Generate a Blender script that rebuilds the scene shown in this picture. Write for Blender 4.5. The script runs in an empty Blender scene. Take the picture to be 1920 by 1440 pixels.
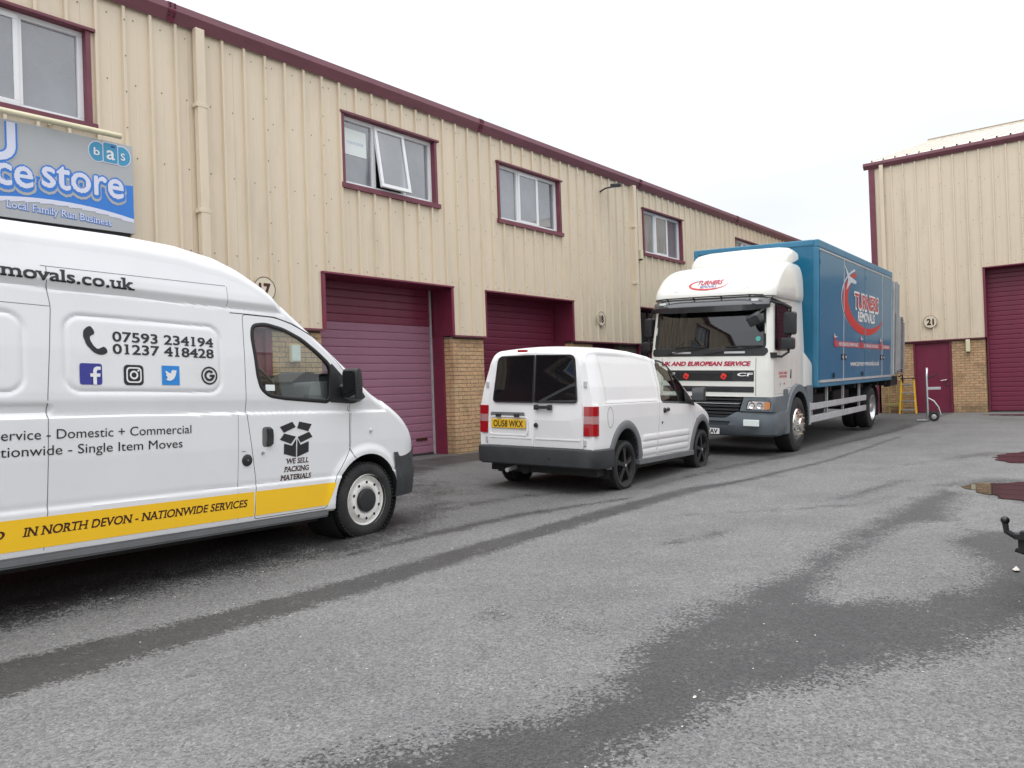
import bpy, bmesh, math, random
import numpy as np
from mathutils import Vector, Matrix
from mathutils.bvhtree import BVHTree
random.seed(7); np.random.seed(7)
SC = bpy.context.scene
COL = SC.collection
PI = math.pi
R = math.radians

# ------------------------------------------------------------------ camera
cam_d = bpy.data.cameras.new('camera')
cam_d.sensor_width = 36.0
cam_d.lens = 36.0 * 1439.25 / 1920.0
cam_d.clip_start = 0.05
cam_d.clip_end = 2000
cam = bpy.data.objects.new('camera', cam_d)
COL.objects.link(cam)
_yaw, _pit, _rol = R(39.205), R(0.373), R(-2.007)
_f = Vector((math.cos(_yaw) * math.cos(_pit), math.sin(_yaw) * math.cos(_pit), math.sin(_pit)))
_r0 = Vector((math.sin(_yaw), -math.cos(_yaw), 0)); _u0 = _r0.cross(_f)
_r = math.cos(_rol) * _r0 + math.sin(_rol) * _u0
_u = -math.sin(_rol) * _r0 + math.cos(_rol) * _u0
cam.matrix_world = Matrix(((_r.x, _u.x, -_f.x, 0), (_r.y, _u.y, -_f.y, 0), (_r.z, _u.z, -_f.z, 1.31), (0, 0, 0, 1)))
SC.camera = cam

# ------------------------------------------------------------------ sky, sun, exposure
W_ = bpy.data.worlds.new('World'); SC.world = W_; W_.use_nodes = True
nt = W_.node_tree; nt.nodes.clear()
out = nt.nodes.new('ShaderNodeOutputWorld')
sky = nt.nodes.new('ShaderNodeTexSky'); sky.sky_type = 'NISHITA'; sky.sun_disc = False
SUN_EL, SUN_AZ = R(58), R(200)          # azimuth of the sun, from +X towards +Y
sky.sun_elevation = SUN_EL; sky.sun_rotation = PI / 2 - SUN_AZ
bg1 = nt.nodes.new('ShaderNodeBackground'); bg1.inputs[1].default_value = 0.02
nt.links.new(sky.outputs[0], bg1.inputs[0])
tc = nt.nodes.new('ShaderNodeTexCoord')
sep = nt.nodes.new('ShaderNodeSeparateXYZ'); nt.links.new(tc.outputs['Generated'], sep.inputs[0])
# overcast luminance: (1 + 2 sin elevation) / 3
cl = nt.nodes.new('ShaderNodeClamp'); nt.links.new(sep.outputs['Z'], cl.inputs[0])
m0 = nt.nodes.new('ShaderNodeMath'); m0.operation = 'MULTIPLY_ADD'
nt.links.new(cl.outputs[0], m0.inputs[0]); m0.inputs[1].default_value = 1.35; m0.inputs[2].default_value = 0.35
m1 = nt.nodes.new('ShaderNodeMath'); m1.operation = 'MULTIPLY_ADD'
nt.links.new(cl.outputs[0], m1.inputs[0]); nt.links.new(m0.outputs[0], m1.inputs[1]); m1.inputs[2].default_value = 0.62
noi = nt.nodes.new('ShaderNodeTexNoise'); noi.inputs['Scale'].default_value = 2.2; noi.inputs['Detail'].default_value = 4
mp = nt.nodes.new('ShaderNodeMapping'); mp.inputs['Scale'].default_value = (1, 1, 3.2)
nt.links.new(tc.outputs['Generated'], mp.inputs[0]); nt.links.new(mp.outputs[0], noi.inputs['Vector'])
mr = nt.nodes.new('ShaderNodeMapRange'); mr.inputs[1].default_value = 0.3; mr.inputs[2].default_value = 0.7
mr.inputs[3].default_value = 0.88; mr.inputs[4].default_value = 1.12
nt.links.new(noi.outputs[0], mr.inputs[0])
m2 = nt.nodes.new('ShaderNodeMath'); m2.operation = 'MULTIPLY'
nt.links.new(m1.outputs[0], m2.inputs[0]); nt.links.new(mr.outputs[0], m2.inputs[1])
bg2 = nt.nodes.new('ShaderNodeBackground'); bg2.inputs[0].default_value = (0.965, 0.975, 1.0, 1)
nt.links.new(m2.outputs[0], bg2.inputs[1])
ad = nt.nodes.new('ShaderNodeAddShader')
nt.links.new(bg1.outputs[0], ad.inputs[0]); nt.links.new(bg2.outputs[0], ad.inputs[1]); nt.links.new(ad.outputs[0], out.inputs[0])
sd = bpy.data.lights.new('sun', 'SUN'); sd.energy = 0.6; sd.angle = R(35); sd.color = (1, 0.96, 0.91)
sun = bpy.data.objects.new('sun', sd); COL.objects.link(sun)
sdir = Vector((math.cos(SUN_AZ) * math.cos(SUN_EL), math.sin(SUN_AZ) * math.cos(SUN_EL), math.sin(SUN_EL)))
sun.rotation_euler = sdir.to_track_quat('Z', 'Y').to_euler()
SC.view_settings.view_transform = 'Standard'; SC.view_settings.look = 'None'
SC.view_settings.gamma = 1; SC.view_settings.use_curve_mapping = False
SC.view_settings.exposure = 0.33
SC.cycles.max_bounces = 8; SC.cycles.transparent_max_bounces = 16
SC.cycles.sample_clamp_indirect = 6

# ------------------------------------------------------------------ materials
def lk(nt, a, b): nt.links.new(a, b)
def mat(name, col, rough=0.5, metal=0.0, var=0.0, vscale=3.0, bump=0.0, bscale=40.0, spec=0.5, coat=0.0, dirt=None, dscale=2.0, damt=0.5, stretch=(1, 1, 1)):
    m = bpy.data.materials.new(name); m.use_nodes = True
    nt = m.node_tree; b = nt.nodes['Principled BSDF']
    b.inputs['Roughness'].default_value = rough; b.inputs['Metallic'].default_value = metal
    b.inputs['Specular IOR Level'].default_value = spec
    b.inputs['Coat Weight'].default_value = coat; b.inputs['Coat Roughness'].default_value = 0.04
    c = (*col, 1)
    b.inputs['Base Color'].default_value = c
    src = None
    tcn = nt.nodes.new('ShaderNodeTexCoord'); mpn = nt.nodes.new('ShaderNodeMapping')
    mpn.inputs['Scale'].default_value = stretch; lk(nt, tcn.outputs['Object'], mpn.inputs[0])
    if var > 0:
        n = nt.nodes.new('ShaderNodeTexNoise'); n.inputs['Scale'].default_value = vscale; n.inputs['Detail'].default_value = 5
        lk(nt, mpn.outputs[0], n.inputs['Vector'])
        r = nt.nodes.new('ShaderNodeMapRange'); r.inputs[1].default_value = 0.3; r.inputs[2].default_value = 0.7
        r.inputs[3].default_value = 1 - var; r.inputs[4].default_value = 1 + var
        lk(nt, n.outputs[0], r.inputs[0])
        mx = nt.nodes.new('ShaderNodeVectorMath'); mx.operation = 'SCALE'; mx.inputs[0].default_value = col
        lk(nt, r.outputs[0], mx.inputs['Scale']); lk(nt, mx.outputs[0], b.inputs['Base Color']); src = mx.outputs[0]
    if dirt:
        n = nt.nodes.new('ShaderNodeTexNoise'); n.inputs['Scale'].default_value = dscale; n.inputs['Detail'].default_value = 8
        n.inputs['Roughness'].default_value = 0.65
        lk(nt, mpn.outputs[0], n.inputs['Vector'])
        r = nt.nodes.new('ShaderNodeMapRange'); r.inputs[1].default_value = 0.52; r.inputs[2].default_value = 0.78
        r.inputs[4].default_value = damt; lk(nt, n.outputs[0], r.inputs[0])
        mx = nt.nodes.new('ShaderNodeMix'); mx.data_type = 'RGBA'; lk(nt, r.outputs[0], mx.inputs[0])
        if src: lk(nt, src, mx.inputs[6])
        else: mx.inputs[6].default_value = c
        mx.inputs[7].default_value = (*dirt, 1); lk(nt, mx.outputs[2], b.inputs['Base Color']); src = mx.outputs[2]
    if bump > 0:
        n = nt.nodes.new('ShaderNodeTexNoise'); n.inputs['Scale'].default_value = bscale; n.inputs['Detail'].default_value = 4
        lk(nt, tcn.outputs['Object'], n.inputs['Vector'])
        bp = nt.nodes.new('ShaderNodeBump'); bp.inputs['Strength'].default_value = bump; bp.inputs['Distance'].default_value = 0.01
        lk(nt, n.outputs[0], bp.inputs['Height']); lk(nt, bp.outputs[0], b.inputs['Normal'])
    return m
def glass(name, tint=(0.75, 0.8, 0.8), opacity=0.0, rough=0.0, dark=(0.02, 0.022, 0.025), ior=1.65):
    m = bpy.data.materials.new(name); m.use_nodes = True; nt = m.node_tree; nt.nodes.clear()
    o = nt.nodes.new('ShaderNodeOutputMaterial'); t = nt.nodes.new('ShaderNodeBsdfTransparent'); t.inputs[0].default_value = (*tint, 1)
    g = nt.nodes.new('ShaderNodeBsdfGlossy'); g.inputs['Roughness'].default_value = rough
    d = nt.nodes.new('ShaderNodeBsdfDiffuse'); d.inputs[0].default_value = (*dark, 1)
    mx0 = nt.nodes.new('ShaderNodeMixShader'); mx0.inputs[0].default_value = opacity
    lk(nt, t.outputs[0], mx0.inputs[1]); lk(nt, d.outputs[0], mx0.inputs[2])
    lw = nt.nodes.new('ShaderNodeLayerWeight'); lw.inputs['Blend'].default_value = .5
    pw = nt.nodes.new('ShaderNodeMath'); pw.operation = 'POWER'; lk(nt, lw.outputs['Facing'], pw.inputs[0]); pw.inputs[1].default_value = 4.2
    f0 = 2 * ((ior - 1) / (ior + 1)) ** 2
    fr = nt.nodes.new('ShaderNodeMath'); fr.operation = 'MULTIPLY_ADD'; lk(nt, pw.outputs[0], fr.inputs[0]); fr.inputs[1].default_value = 1 - f0; fr.inputs[2].default_value = f0
    # smears: a slow change in how cloudy the pane is
    nn = nt.nodes.new('ShaderNodeTexNoise'); nn.inputs['Scale'].default_value = 1.3; nn.inputs['Detail'].default_value = 3
    gg = nt.nodes.new('ShaderNodeNewGeometry'); lk(nt, gg.outputs['Position'], nn.inputs['Vector'])
    vr = nt.nodes.new('ShaderNodeMapRange'); vr.inputs[1].default_value = .3; vr.inputs[2].default_value = .7; vr.inputs[3].default_value = .75; vr.inputs[4].default_value = 1.25; lk(nt, nn.outputs[0], vr.inputs[0])
    vm = nt.nodes.new('ShaderNodeVectorMath'); vm.operation = 'SCALE'; vm.inputs[0].default_value = dark; lk(nt, vr.outputs[0], vm.inputs['Scale']); lk(nt, vm.outputs[0], d.inputs[0])
    mx = nt.nodes.new('ShaderNodeMixShader'); lk(nt, fr.outputs[0], mx.inputs[0])
    lk(nt, mx0.outputs[0], mx.inputs[1]); lk(nt, g.outputs[0], mx.inputs[2]); lk(nt, mx.outputs[0], o.inputs[0])
    return m
M = {}
M['van_white'] = mat('van_white_paint', (0.78, 0.79, 0.80), 0.32, var=0.02, vscale=2, coat=0.5, dirt=(0.55, 0.54, 0.5), dscale=3, damt=0.16)
M['van_inner'] = mat('dark_trim', (0.03, 0.031, 0.034), 0.75)
M['cab_white'] = mat('cab_cream_paint', (0.77, 0.77, 0.72), 0.3, var=0.02, coat=0.5, dirt=(0.5, 0.48, 0.42), dscale=3, damt=0.2)
M['blackplastic'] = mat('black_plastic', (0.022, 0.023, 0.025), 0.45, bump=0.15, bscale=200)
M['greyplastic'] = mat('grey_bumper_plastic', (0.034, 0.037, 0.04), 0.55, var=0.12, vscale=6, bump=0.2, bscale=150)
M['archgrey'] = mat('grey_arch_plastic', (0.14, 0.145, 0.15), 0.6, var=0.1, vscale=6, bump=0.2, bscale=150)
M['steelblue'] = mat('bumper_blue_grey', (0.12, 0.142, 0.16), 0.5, var=0.08, vscale=5, dirt=(0.3, 0.3, 0.28), damt=0.2)
M['rubber'] = mat('tyre_rubber', (0.022, 0.022, 0.023), 0.8, var=0.2, vscale=8, bump=0.4, bscale=60, dirt=(0.1, 0.095, 0.085), dscale=5, damt=0.35)
M['seal'] = mat('rubber_seal', (0.012, 0.012, 0.013), 0.55)
M['rimwhite'] = mat('white_steel_rim', (0.8, 0.79, 0.76), 0.4, dirt=(0.4, 0.3, 0.2), dscale=9, damt=0.4)
M['rimblack'] = mat('black_alloy', (0.035, 0.035, 0.037), 0.3, metal=0.5)
M['chrome'] = mat('chrome', (0.75, 0.74, 0.72), 0.18, metal=1.0, dirt=(0.25, 0.2, 0.14), dscale=14, damt=0.5)
M['alu'] = mat('aluminium', (0.6, 0.61, 0.62), 0.38, metal=0.85, var=0.06)
M['galv'] = mat('galvanised_rail', (0.52, 0.53, 0.54), 0.5, metal=0.3, var=0.1, vscale=5, dirt=(0.25, 0.24, 0.22), damt=0.4)
M['chassis'] = mat('chassis_black', (0.02, 0.02, 0.021), 0.7)
M['blue'] = mat('box_blue_paint', (0.012, 0.15, 0.27), 0.28, var=0.04, coat=0.3, dirt=(0.1, 0.2, 0.28), dscale=1.5, damt=0.25)
M['bluepanel'] = mat('box_blue_door_paint', (0.010, 0.155, 0.29), 0.28, var=0.03, coat=0.12, spec=0.35)
M['bluetrim'] = mat('box_trim_blue', (0.045, 0.2, 0.33), 0.4, var=0.08)
M['cladding'] = mat('cream_cladding', (0.69, 0.592, 0.45), 0.5, var=0.035, vscale=1.2, stretch=(1, 1, 0.25), dirt=(0.42, 0.37, 0.27), dscale=2.3, damt=0.4)
M['claddingstain'] = M['cladding']
M['maroon'] = mat('maroon_paint', (0.175, 0.022, 0.052), 0.42, var=0.1, vscale=3, dirt=(0.14, 0.05, 0.07), damt=0.3)
M['maroontrim'] = mat('maroon_trim_weathered', (0.165, 0.04, 0.062), 0.5, var=0.12, vscale=4, dirt=(0.2, 0.1, 0.11), damt=0.4)
M['gutter'] = mat('maroon_gutter', (0.19, 0.07, 0.09), 0.5, var=0.1, vscale=2, dirt=(0.08, 0.04, 0.045), dscale=3, damt=0.4, stretch=(1, 1, 4))
M['fadedslat'] = mat('sun_faded_maroon', (0.30, 0.135, 0.195), 0.55, var=0.06, vscale=3, dirt=(0.17, 0.045, 0.07), dscale=7, damt=0.6, stretch=(0.5, 1, 3))
M['upvc'] = mat('white_upvc', (0.78, 0.79, 0.8), 0.35)
M['mortar'] = mat('mortar', (0.15, 0.12, 0.085), 0.9, var=0.15, vscale=10, bump=0.4)
M['brickA'] = mat('buff_brick', (0.46, 0.30, 0.155), 0.85, var=0.14, vscale=14, bump=0.5, bscale=70, dirt=(0.2, 0.15, 0.09), dscale=5, damt=0.45)
M['brickB'] = mat('orange_brick', (0.50, 0.29, 0.15), 0.85, var=0.14, vscale=14, bump=0.5, bscale=70, dirt=(0.2, 0.15, 0.09), dscale=5, damt=0.45)
M['brickC'] = mat('brown_brick', (0.37, 0.25, 0.14), 0.85, var=0.16, vscale=14, bump=0.5, bscale=70, dirt=(0.16, 0.13, 0.08), dscale=5, damt=0.5)
M['black'] = mat('print_black', (0.02, 0.02, 0.024), 0.4)
M['brownprint'] = mat('print_dark_brown', (0.05, 0.012, 0.008), 0.4)
M['yellow'] = mat('print_yellow', (0.93, 0.56, 0.012), 0.35, coat=0.4, var=0.02)
M['navy'] = mat('print_navy', (0.04, 0.045, 0.28), 0.4)
M['skyblue'] = mat('print_sky_blue', (0.02, 0.24, 0.66), 0.4)
M['white'] = mat('print_white', (0.8, 0.8, 0.8), 0.4)
M['red'] = mat('print_red', (0.55, 0.03, 0.03), 0.4)
M['crimson'] = mat('print_crimson', (0.42, 0.02, 0.06), 0.4)
M['lightblueprint'] = mat('print_pale_blue', (0.3, 0.42, 0.6), 0.4)
M['signgrey'] = mat('sign_silver_grey', (0.42, 0.44, 0.45), 0.35, var=0.03)
M['signblue'] = mat('sign_blue', (0.035, 0.2, 0.62), 0.35)
M['signteal'] = mat('sign_teal_blue', (0.05, 0.3, 0.5), 0.35)
M['signpale'] = mat('sign_pale_lettering', (0.68, 0.7, 0.82), 0.4)
M['cream'] = mat('cream_plastic', (0.7, 0.65, 0.45), 0.45, var=0.05, dirt=(0.35, 0.3, 0.2), damt=0.4)
M['signcream'] = mat('sign_cream', (0.70, 0.62, 0.48), 0.4, var=0.03)
M['plateyellow'] = mat('plate_yellow', (0.75, 0.46, 0.02), 0.35)
M['ladderyellow'] = mat('ladder_yellow', (0.7, 0.42, 0.02), 0.45, var=0.08)
M['pipeyellow'] = mat('gas_pipe_yellow', (0.36, 0.30, 0.12), 0.55, var=0.15, dirt=(0.2, 0.15, 0.05), damt=0.5)
M['redlens'] = mat('red_lens', (0.36, 0.008, 0.012), 0.12, coat=1)
M['clearlens'] = mat('clear_lens', (0.62, 0.6, 0.6), 0.12, coat=1, metal=0.3)
M['orangelens'] = mat('orange_lens', (0.6, 0.25, 0.1), 0.15, coat=1)
M['poppy'] = mat('poppy_red', (0.7, 0.03, 0.02), 0.5)
M['tealsticker'] = mat('teal_sticker', (0.1, 0.5, 0.42), 0.4)
M['darkrecess'] = mat('dark_recess', (0.01, 0.01, 0.01), 0.9)
M['interior'] = mat('cab_interior_grey', (0.22, 0.23, 0.24), 0.8)
M['seat'] = mat('seat_fabric', (0.05, 0.055, 0.07), 0.9)
M['pebble'] = mat('pale_stone', (0.6, 0.57, 0.5), 0.8)
M['roomwall'] = mat('office_wall', (0.5, 0.5, 0.48), 0.8)
M['paper'] = mat('white_paper', (0.75, 0.8, 0.78), 0.7)
M['carpaint'] = mat('dark_car_paint', (0.035, 0.045, 0.07), 0.25, metal=0.2, coat=0.8)
M['roofcream'] = mat('cream_roof_sheet', (0.62, 0.58, 0.5), 0.5, var=0.08)
M['blind'] = mat('window_blind', (0.5, 0.52, 0.5), 0.7)
M['winglass'] = glass('window_glass', (0.6, 0.63, 0.64), 0.55, dark=(0.33, 0.35, 0.38), ior=2.0)
M['vanglass'] = glass('van_glass', (0.86, 0.92, 0.89), 0.0, ior=1.55)
M['tint'] = glass('tinted_glass', (0.05, 0.05, 0.06), 0.8, dark=(0.010, 0.010, 0.011), ior=1.42)
M['cabglass'] = glass('windscreen_glass', (0.55, 0.62, 0.6), 0.12)
M['cabsideglass'] = glass('cab_side_glass', (0.3, 0.31, 0.31), 0.6)
M['mirror'] = mat('mirror_glass', (0.16, 0.17, 0.18), 0.03, metal=1.0)

# ------------------------------------------------------------------ object helpers
def new_obj(name, me, parent=None, m=None):
    o = bpy.data.objects.new(name, me); COL.objects.link(o)
    if parent is not None: o.parent = parent
    if m is not None and hasattr(me, 'materials') and len(me.materials) == 0: me.materials.append(m)
    return o
def tag(o, label=None, cat=None, group=None, kind=None):
    if label: o['label'] = label
    if cat: o['category'] = cat
    if group: o['group'] = group
    if kind: o['kind'] = kind
    return o
def thing(name, label, cat, loc=(0, 0, 0), rot=(0, 0, 0), group=None):
    o = bpy.data.objects.new(name, None); COL.objects.link(o); o.location = loc; o.rotation_euler = rot
    o.empty_display_size = 0.2
    return tag(o, label, cat, group)
class MB:
    """collects shapes into one mesh"""
    def __init__(s): s.v = []; s.f = []
    def add(s, vs, fs):
        n = len(s.v); s.v += [tuple(v) for v in vs]; s.f += [tuple(i + n for i in f) for f in fs]; return s
    def box(s, x0, x1, y0, y1, z0, z1):
        if x0 > x1: x0, x1 = x1, x0
        if y0 > y1: y0, y1 = y1, y0
        if z0 > z1: z0, z1 = z1, z0
        return s.add([(x0, y0, z0), (x1, y0, z0), (x1, y1, z0), (x0, y1, z0), (x0, y0, z1), (x1, y0, z1), (x1, y1, z1), (x0, y1, z1)],
              [(0, 3, 2, 1), (4, 5, 6, 7), (0, 1, 5, 4), (1, 2, 6, 5), (2, 3, 7, 6), (3, 0, 4, 7)])
    def bar(s, a, b, w, h=None, up=(0, 0, 1)):
        h = h or w; a = Vector(a); b = Vector(b); d = (b - a).normalized(); up = Vector(up)
        if abs(d.dot(up)) > 0.98: up = Vector((1, 0, 0))
        r = d.cross(up).normalized() * w / 2; u = r.cross(d).normalized() * h / 2
        vs = [p + i * r + j * u for p in (a, b) for i, j in ((-1, -1), (1, -1), (1, 1), (-1, 1))]
        return s.add(vs, [(3, 2, 1, 0), (4, 5, 6, 7), (0, 1, 5, 4), (1, 2, 6, 5), (2, 3, 7, 6), (3, 0, 4, 7)])
    def tube(s, pts, r, n=10, caps=True):
        pts = [Vector(p) for p in pts]; rs = r if isinstance(r, (list, tuple)) else [r] * len(pts)
        vs = []; fs = []; prev = None
        for i, p in enumerate(pts):
            d = (pts[min(i + 1, len(pts) - 1)] - pts[max(i - 1, 0)]).normalized()
            if prev is None:
                a = Vector((0, 0, 1)) if abs(d.z) < 0.9 else Vector((1, 0, 0)); prev = d.cross(a).normalized()
            u = (prev - d * prev.dot(d)).normalized(); prev = u; w = d.cross(u)
            vs += [p + rs[i] * (math.cos(2 * PI * k / n) * u + math.sin(2 * PI * k / n) * w) for k in range(n)]
        for i in range(len(pts) - 1):
            fs += [(i * n + k, i * n + (k + 1) % n, (i + 1) * n + (k + 1) % n, (i + 1) * n + k) for k in range(n)]
        if caps: fs += [tuple(range(n - 1, -1, -1)), tuple(range((len(pts) - 1) * n, len(pts) * n))]
        return s.add(vs, fs)
    def lathe(s, prof, c=(0, 0, 0), axis='y', n=40, sgn=1):
        """prof: (radius, offset along axis)"""
        vs = []; fs = []; c = Vector(c); m = len(prof)
        for k in range(n):
            a = 2 * PI * k / n
            for r_, o_ in prof:
                if axis == 'y': vs.append(c + Vector((r_ * math.cos(a), sgn * o_, r_ * math.sin(a))))
                elif axis == 'z': vs.append(c + Vector((r_ * math.cos(a), r_ * math.sin(a), sgn * o_)))
                else: vs.append(c + Vector((sgn * o_, r_ * math.cos(a), r_ * math.sin(a))))
        for k in range(n):
            k2 = (k + 1) % n
            for j in range(m - 1): fs.append((k * m + j, k2 * m + j, k2 * m + j + 1, k * m + j + 1))
        return s.add(vs, fs)
    def prism(s, poly, fn0, fn1):
        n = len(poly); vs = [fn0(*p) for p in poly] + [fn1(*p) for p in poly]
        return s.add(vs, [tuple(range(n - 1, -1, -1)), tuple(range(n, 2 * n))] + [(i, (i + 1) % n, n + (i + 1) % n, n + i) for i in range(n)])
    def mesh(s, name='m', smooth=None, recalc=True, bevel=0):
        me = bpy.data.meshes.new(name); me.from_pydata(s.v, [], s.f); me.update()
        if recalc or bevel:
            bm = bmesh.new(); bm.from_mesh(me)
            bmesh.ops.recalc_face_normals(bm, faces=bm.faces)
            if bevel:
                ed = [e for e in bm.edges if len(e.link_faces) == 2 and e.calc_face_angle(0) > R(35)]
                bmesh.ops.bevel(bm, geom=ed, offset=bevel, segments=2, affect='EDGES', profile=0.6, clamp_overlap=True)
            bm.to_mesh(me); bm.free()
        if smooth: shade(me, smooth)
        return me
    def build(s, name, m, parent=None, smooth=None, bevel=0, recalc=True):
        me = s.mesh(name, smooth, recalc, bevel); me.materials.append(m if not isinstance(m, str) else M[m])
        return new_obj(name, me, parent)
def shade(me, ang=35):
    me.polygons.foreach_set('use_smooth', [True] * len(me.polygons)); me.set_sharp_from_angle(angle=R(ang))
def copy_tree(o, parent=None):
    c = o.copy(); COL.objects.link(c)
    if parent is not None: c.parent = parent
    for ch in list(o.children): copy_tree(ch, c)
    return c

# manifold booleans through a temporary modifier
def boolean(me, cutter, op='DIFFERENCE'):
    a = bpy.data.objects.new('tmp_a', me); b = bpy.data.objects.new('tmp_b', cutter)
    COL.objects.link(a); COL.objects.link(b)
    md = a.modifiers.new('b', 'BOOLEAN'); md.operation = op; md.object = b
    try: md.solver = 'MANIFOLD'
    except Exception: md.solver = 'EXACT'
    dg = bpy.context.evaluated_depsgraph_get()
    res = bpy.data.meshes.new_from_object(a.evaluated_get(dg))
    if len(res.polygons) == 0 or (op == 'DIFFERENCE' and len(res.polygons) == len(me.polygons)):
        md.solver = 'EXACT'; dg = bpy.context.evaluated_depsgraph_get(); dg.update()
        r2 = bpy.data.meshes.new_from_object(a.evaluated_get(dg))
        if len(r2.polygons): res = r2
    bpy.data.objects.remove(a); bpy.data.objects.remove(b)
    return res
def grow(poly, d):
    """offset a 2D polygon outwards"""
    n = len(poly); A = sum(poly[i][0] * poly[(i + 1) % n][1] - poly[(i + 1) % n][0] * poly[i][1] for i in range(n))
    sg = 1 if A > 0 else -1; res = []
    for i in range(n):
        p0, p1, p2 = poly[i - 1], poly[i], poly[(i + 1) % n]
        e1 = Vector((p1[0] - p0[0], p1[1] - p0[1])).normalized(); e2 = Vector((p2[0] - p1[0], p2[1] - p1[1])).normalized()
        n1 = Vector((e1.y, -e1.x)) * sg; n2 = Vector((e2.y, -e2.x)) * sg
        m_ = (n1 + n2); k = 1 + n1.dot(n2)
        m_ = m_ / max(k, 0.35)
        res.append((p1[0] + m_.x * d, p1[1] + m_.y * d))
    return res
def roundpoly(poly, r, n=5):
    """round the corners; r a number or one per corner"""
    res = []; N = len(poly)
    for i in range(N):
        rr = r[i] if isinstance(r, (list, tuple)) else r
        p0, p1, p2 = Vector(poly[i - 1]), Vector(poly[i]), Vector(poly[(i + 1) % N])
        a = (p0 - p1); b = (p2 - p1); t = min(rr, a.length * 0.48, b.length * 0.48)
        if t < 1e-4: res.append(tuple(p1)); continue
        q0 = p1 + a.normalized() * t; q2 = p1 + b.normalized() * t
        for k in range(n + 1):
            u = k / n; res.append(tuple((1 - u) ** 2 * q0 + 2 * u * (1 - u) * p1 + u * u * q2))
    return res
def sliced(poly, step, fn):
    """mesh of a 2D polygon cut into cells and mapped by fn(u, v) to 3D"""
    bm = bmesh.new(); vs = [bm.verts.new((p[0], p[1], 0)) for p in poly]; bm.faces.new(vs)
    xs = [p[0] for p in poly]; ys = [p[1] for p in poly]
    for ax, lo, hi in ((0, min(xs), max(xs)), (1, min(ys), max(ys))):
        st = step[ax] if isinstance(step, tuple) else step
        k = math.floor(lo / st) + 1
        while k * st < hi - 1e-5:
            co = [0, 0, 0]; no = [0, 0, 0]; co[ax] = k * st; no[ax] = 1
            bmesh.ops.bisect_plane(bm, geom=bm.verts[:] + bm.edges[:] + bm.faces[:], plane_co=co, plane_no=no); k += 1
    for v in bm.verts: v.co = Vector(fn(v.co.x, v.co.y))
    return bm
def patch(name, poly, step, fn, m, parent, smooth=40, thick=0.0, nrm=None):
    bm = sliced(poly, step, fn)
    me = bpy.data.meshes.new(name); bm.to_mesh(me); bm.free()
    me.materials.append(M[m] if isinstance(m, str) else m)
    if smooth: shade(me, smooth)
    return new_obj(name, me, parent)
def ribbon(name, pts, w, fn, m, parent, closed=True, raise_=0.003):
    """raised band following 2D points on a surface; fn(u, v, off)"""
    n = len(pts); vs = []; fs = []
    for i in range(n):
        if closed: a, b = Vector(pts[i - 1]), Vector(pts[(i + 1) % n])
        else: a, b = Vector(pts[max(i - 1, 0)]), Vector(pts[min(i + 1, n - 1)])
        d = (b - a).normalized(); nn = Vector((d.y, -d.x)); p = Vector(pts[i])
        for s_, o_ in ((-0.5, 0.0), (-0.42, raise_), (0.42, raise_), (0.5, 0.0)):
            q = p + nn * w * s_; vs.append(fn(q.x, q.y, o_))
    for i in range(n if closed else n - 1):
        j = (i + 1) % n
        for k in range(3): fs.append((i * 4 + k, i * 4 + k + 1, j * 4 + k + 1, j * 4 + k))
    return MB().add(vs, fs).build(name, m, parent, smooth=60, recalc=False)
def rrect(x0, x1, y0, y1, r, n=6): return roundpoly([(x0, y0), (x1, y0), (x1, y1), (x0, y1)], r, n)

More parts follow.
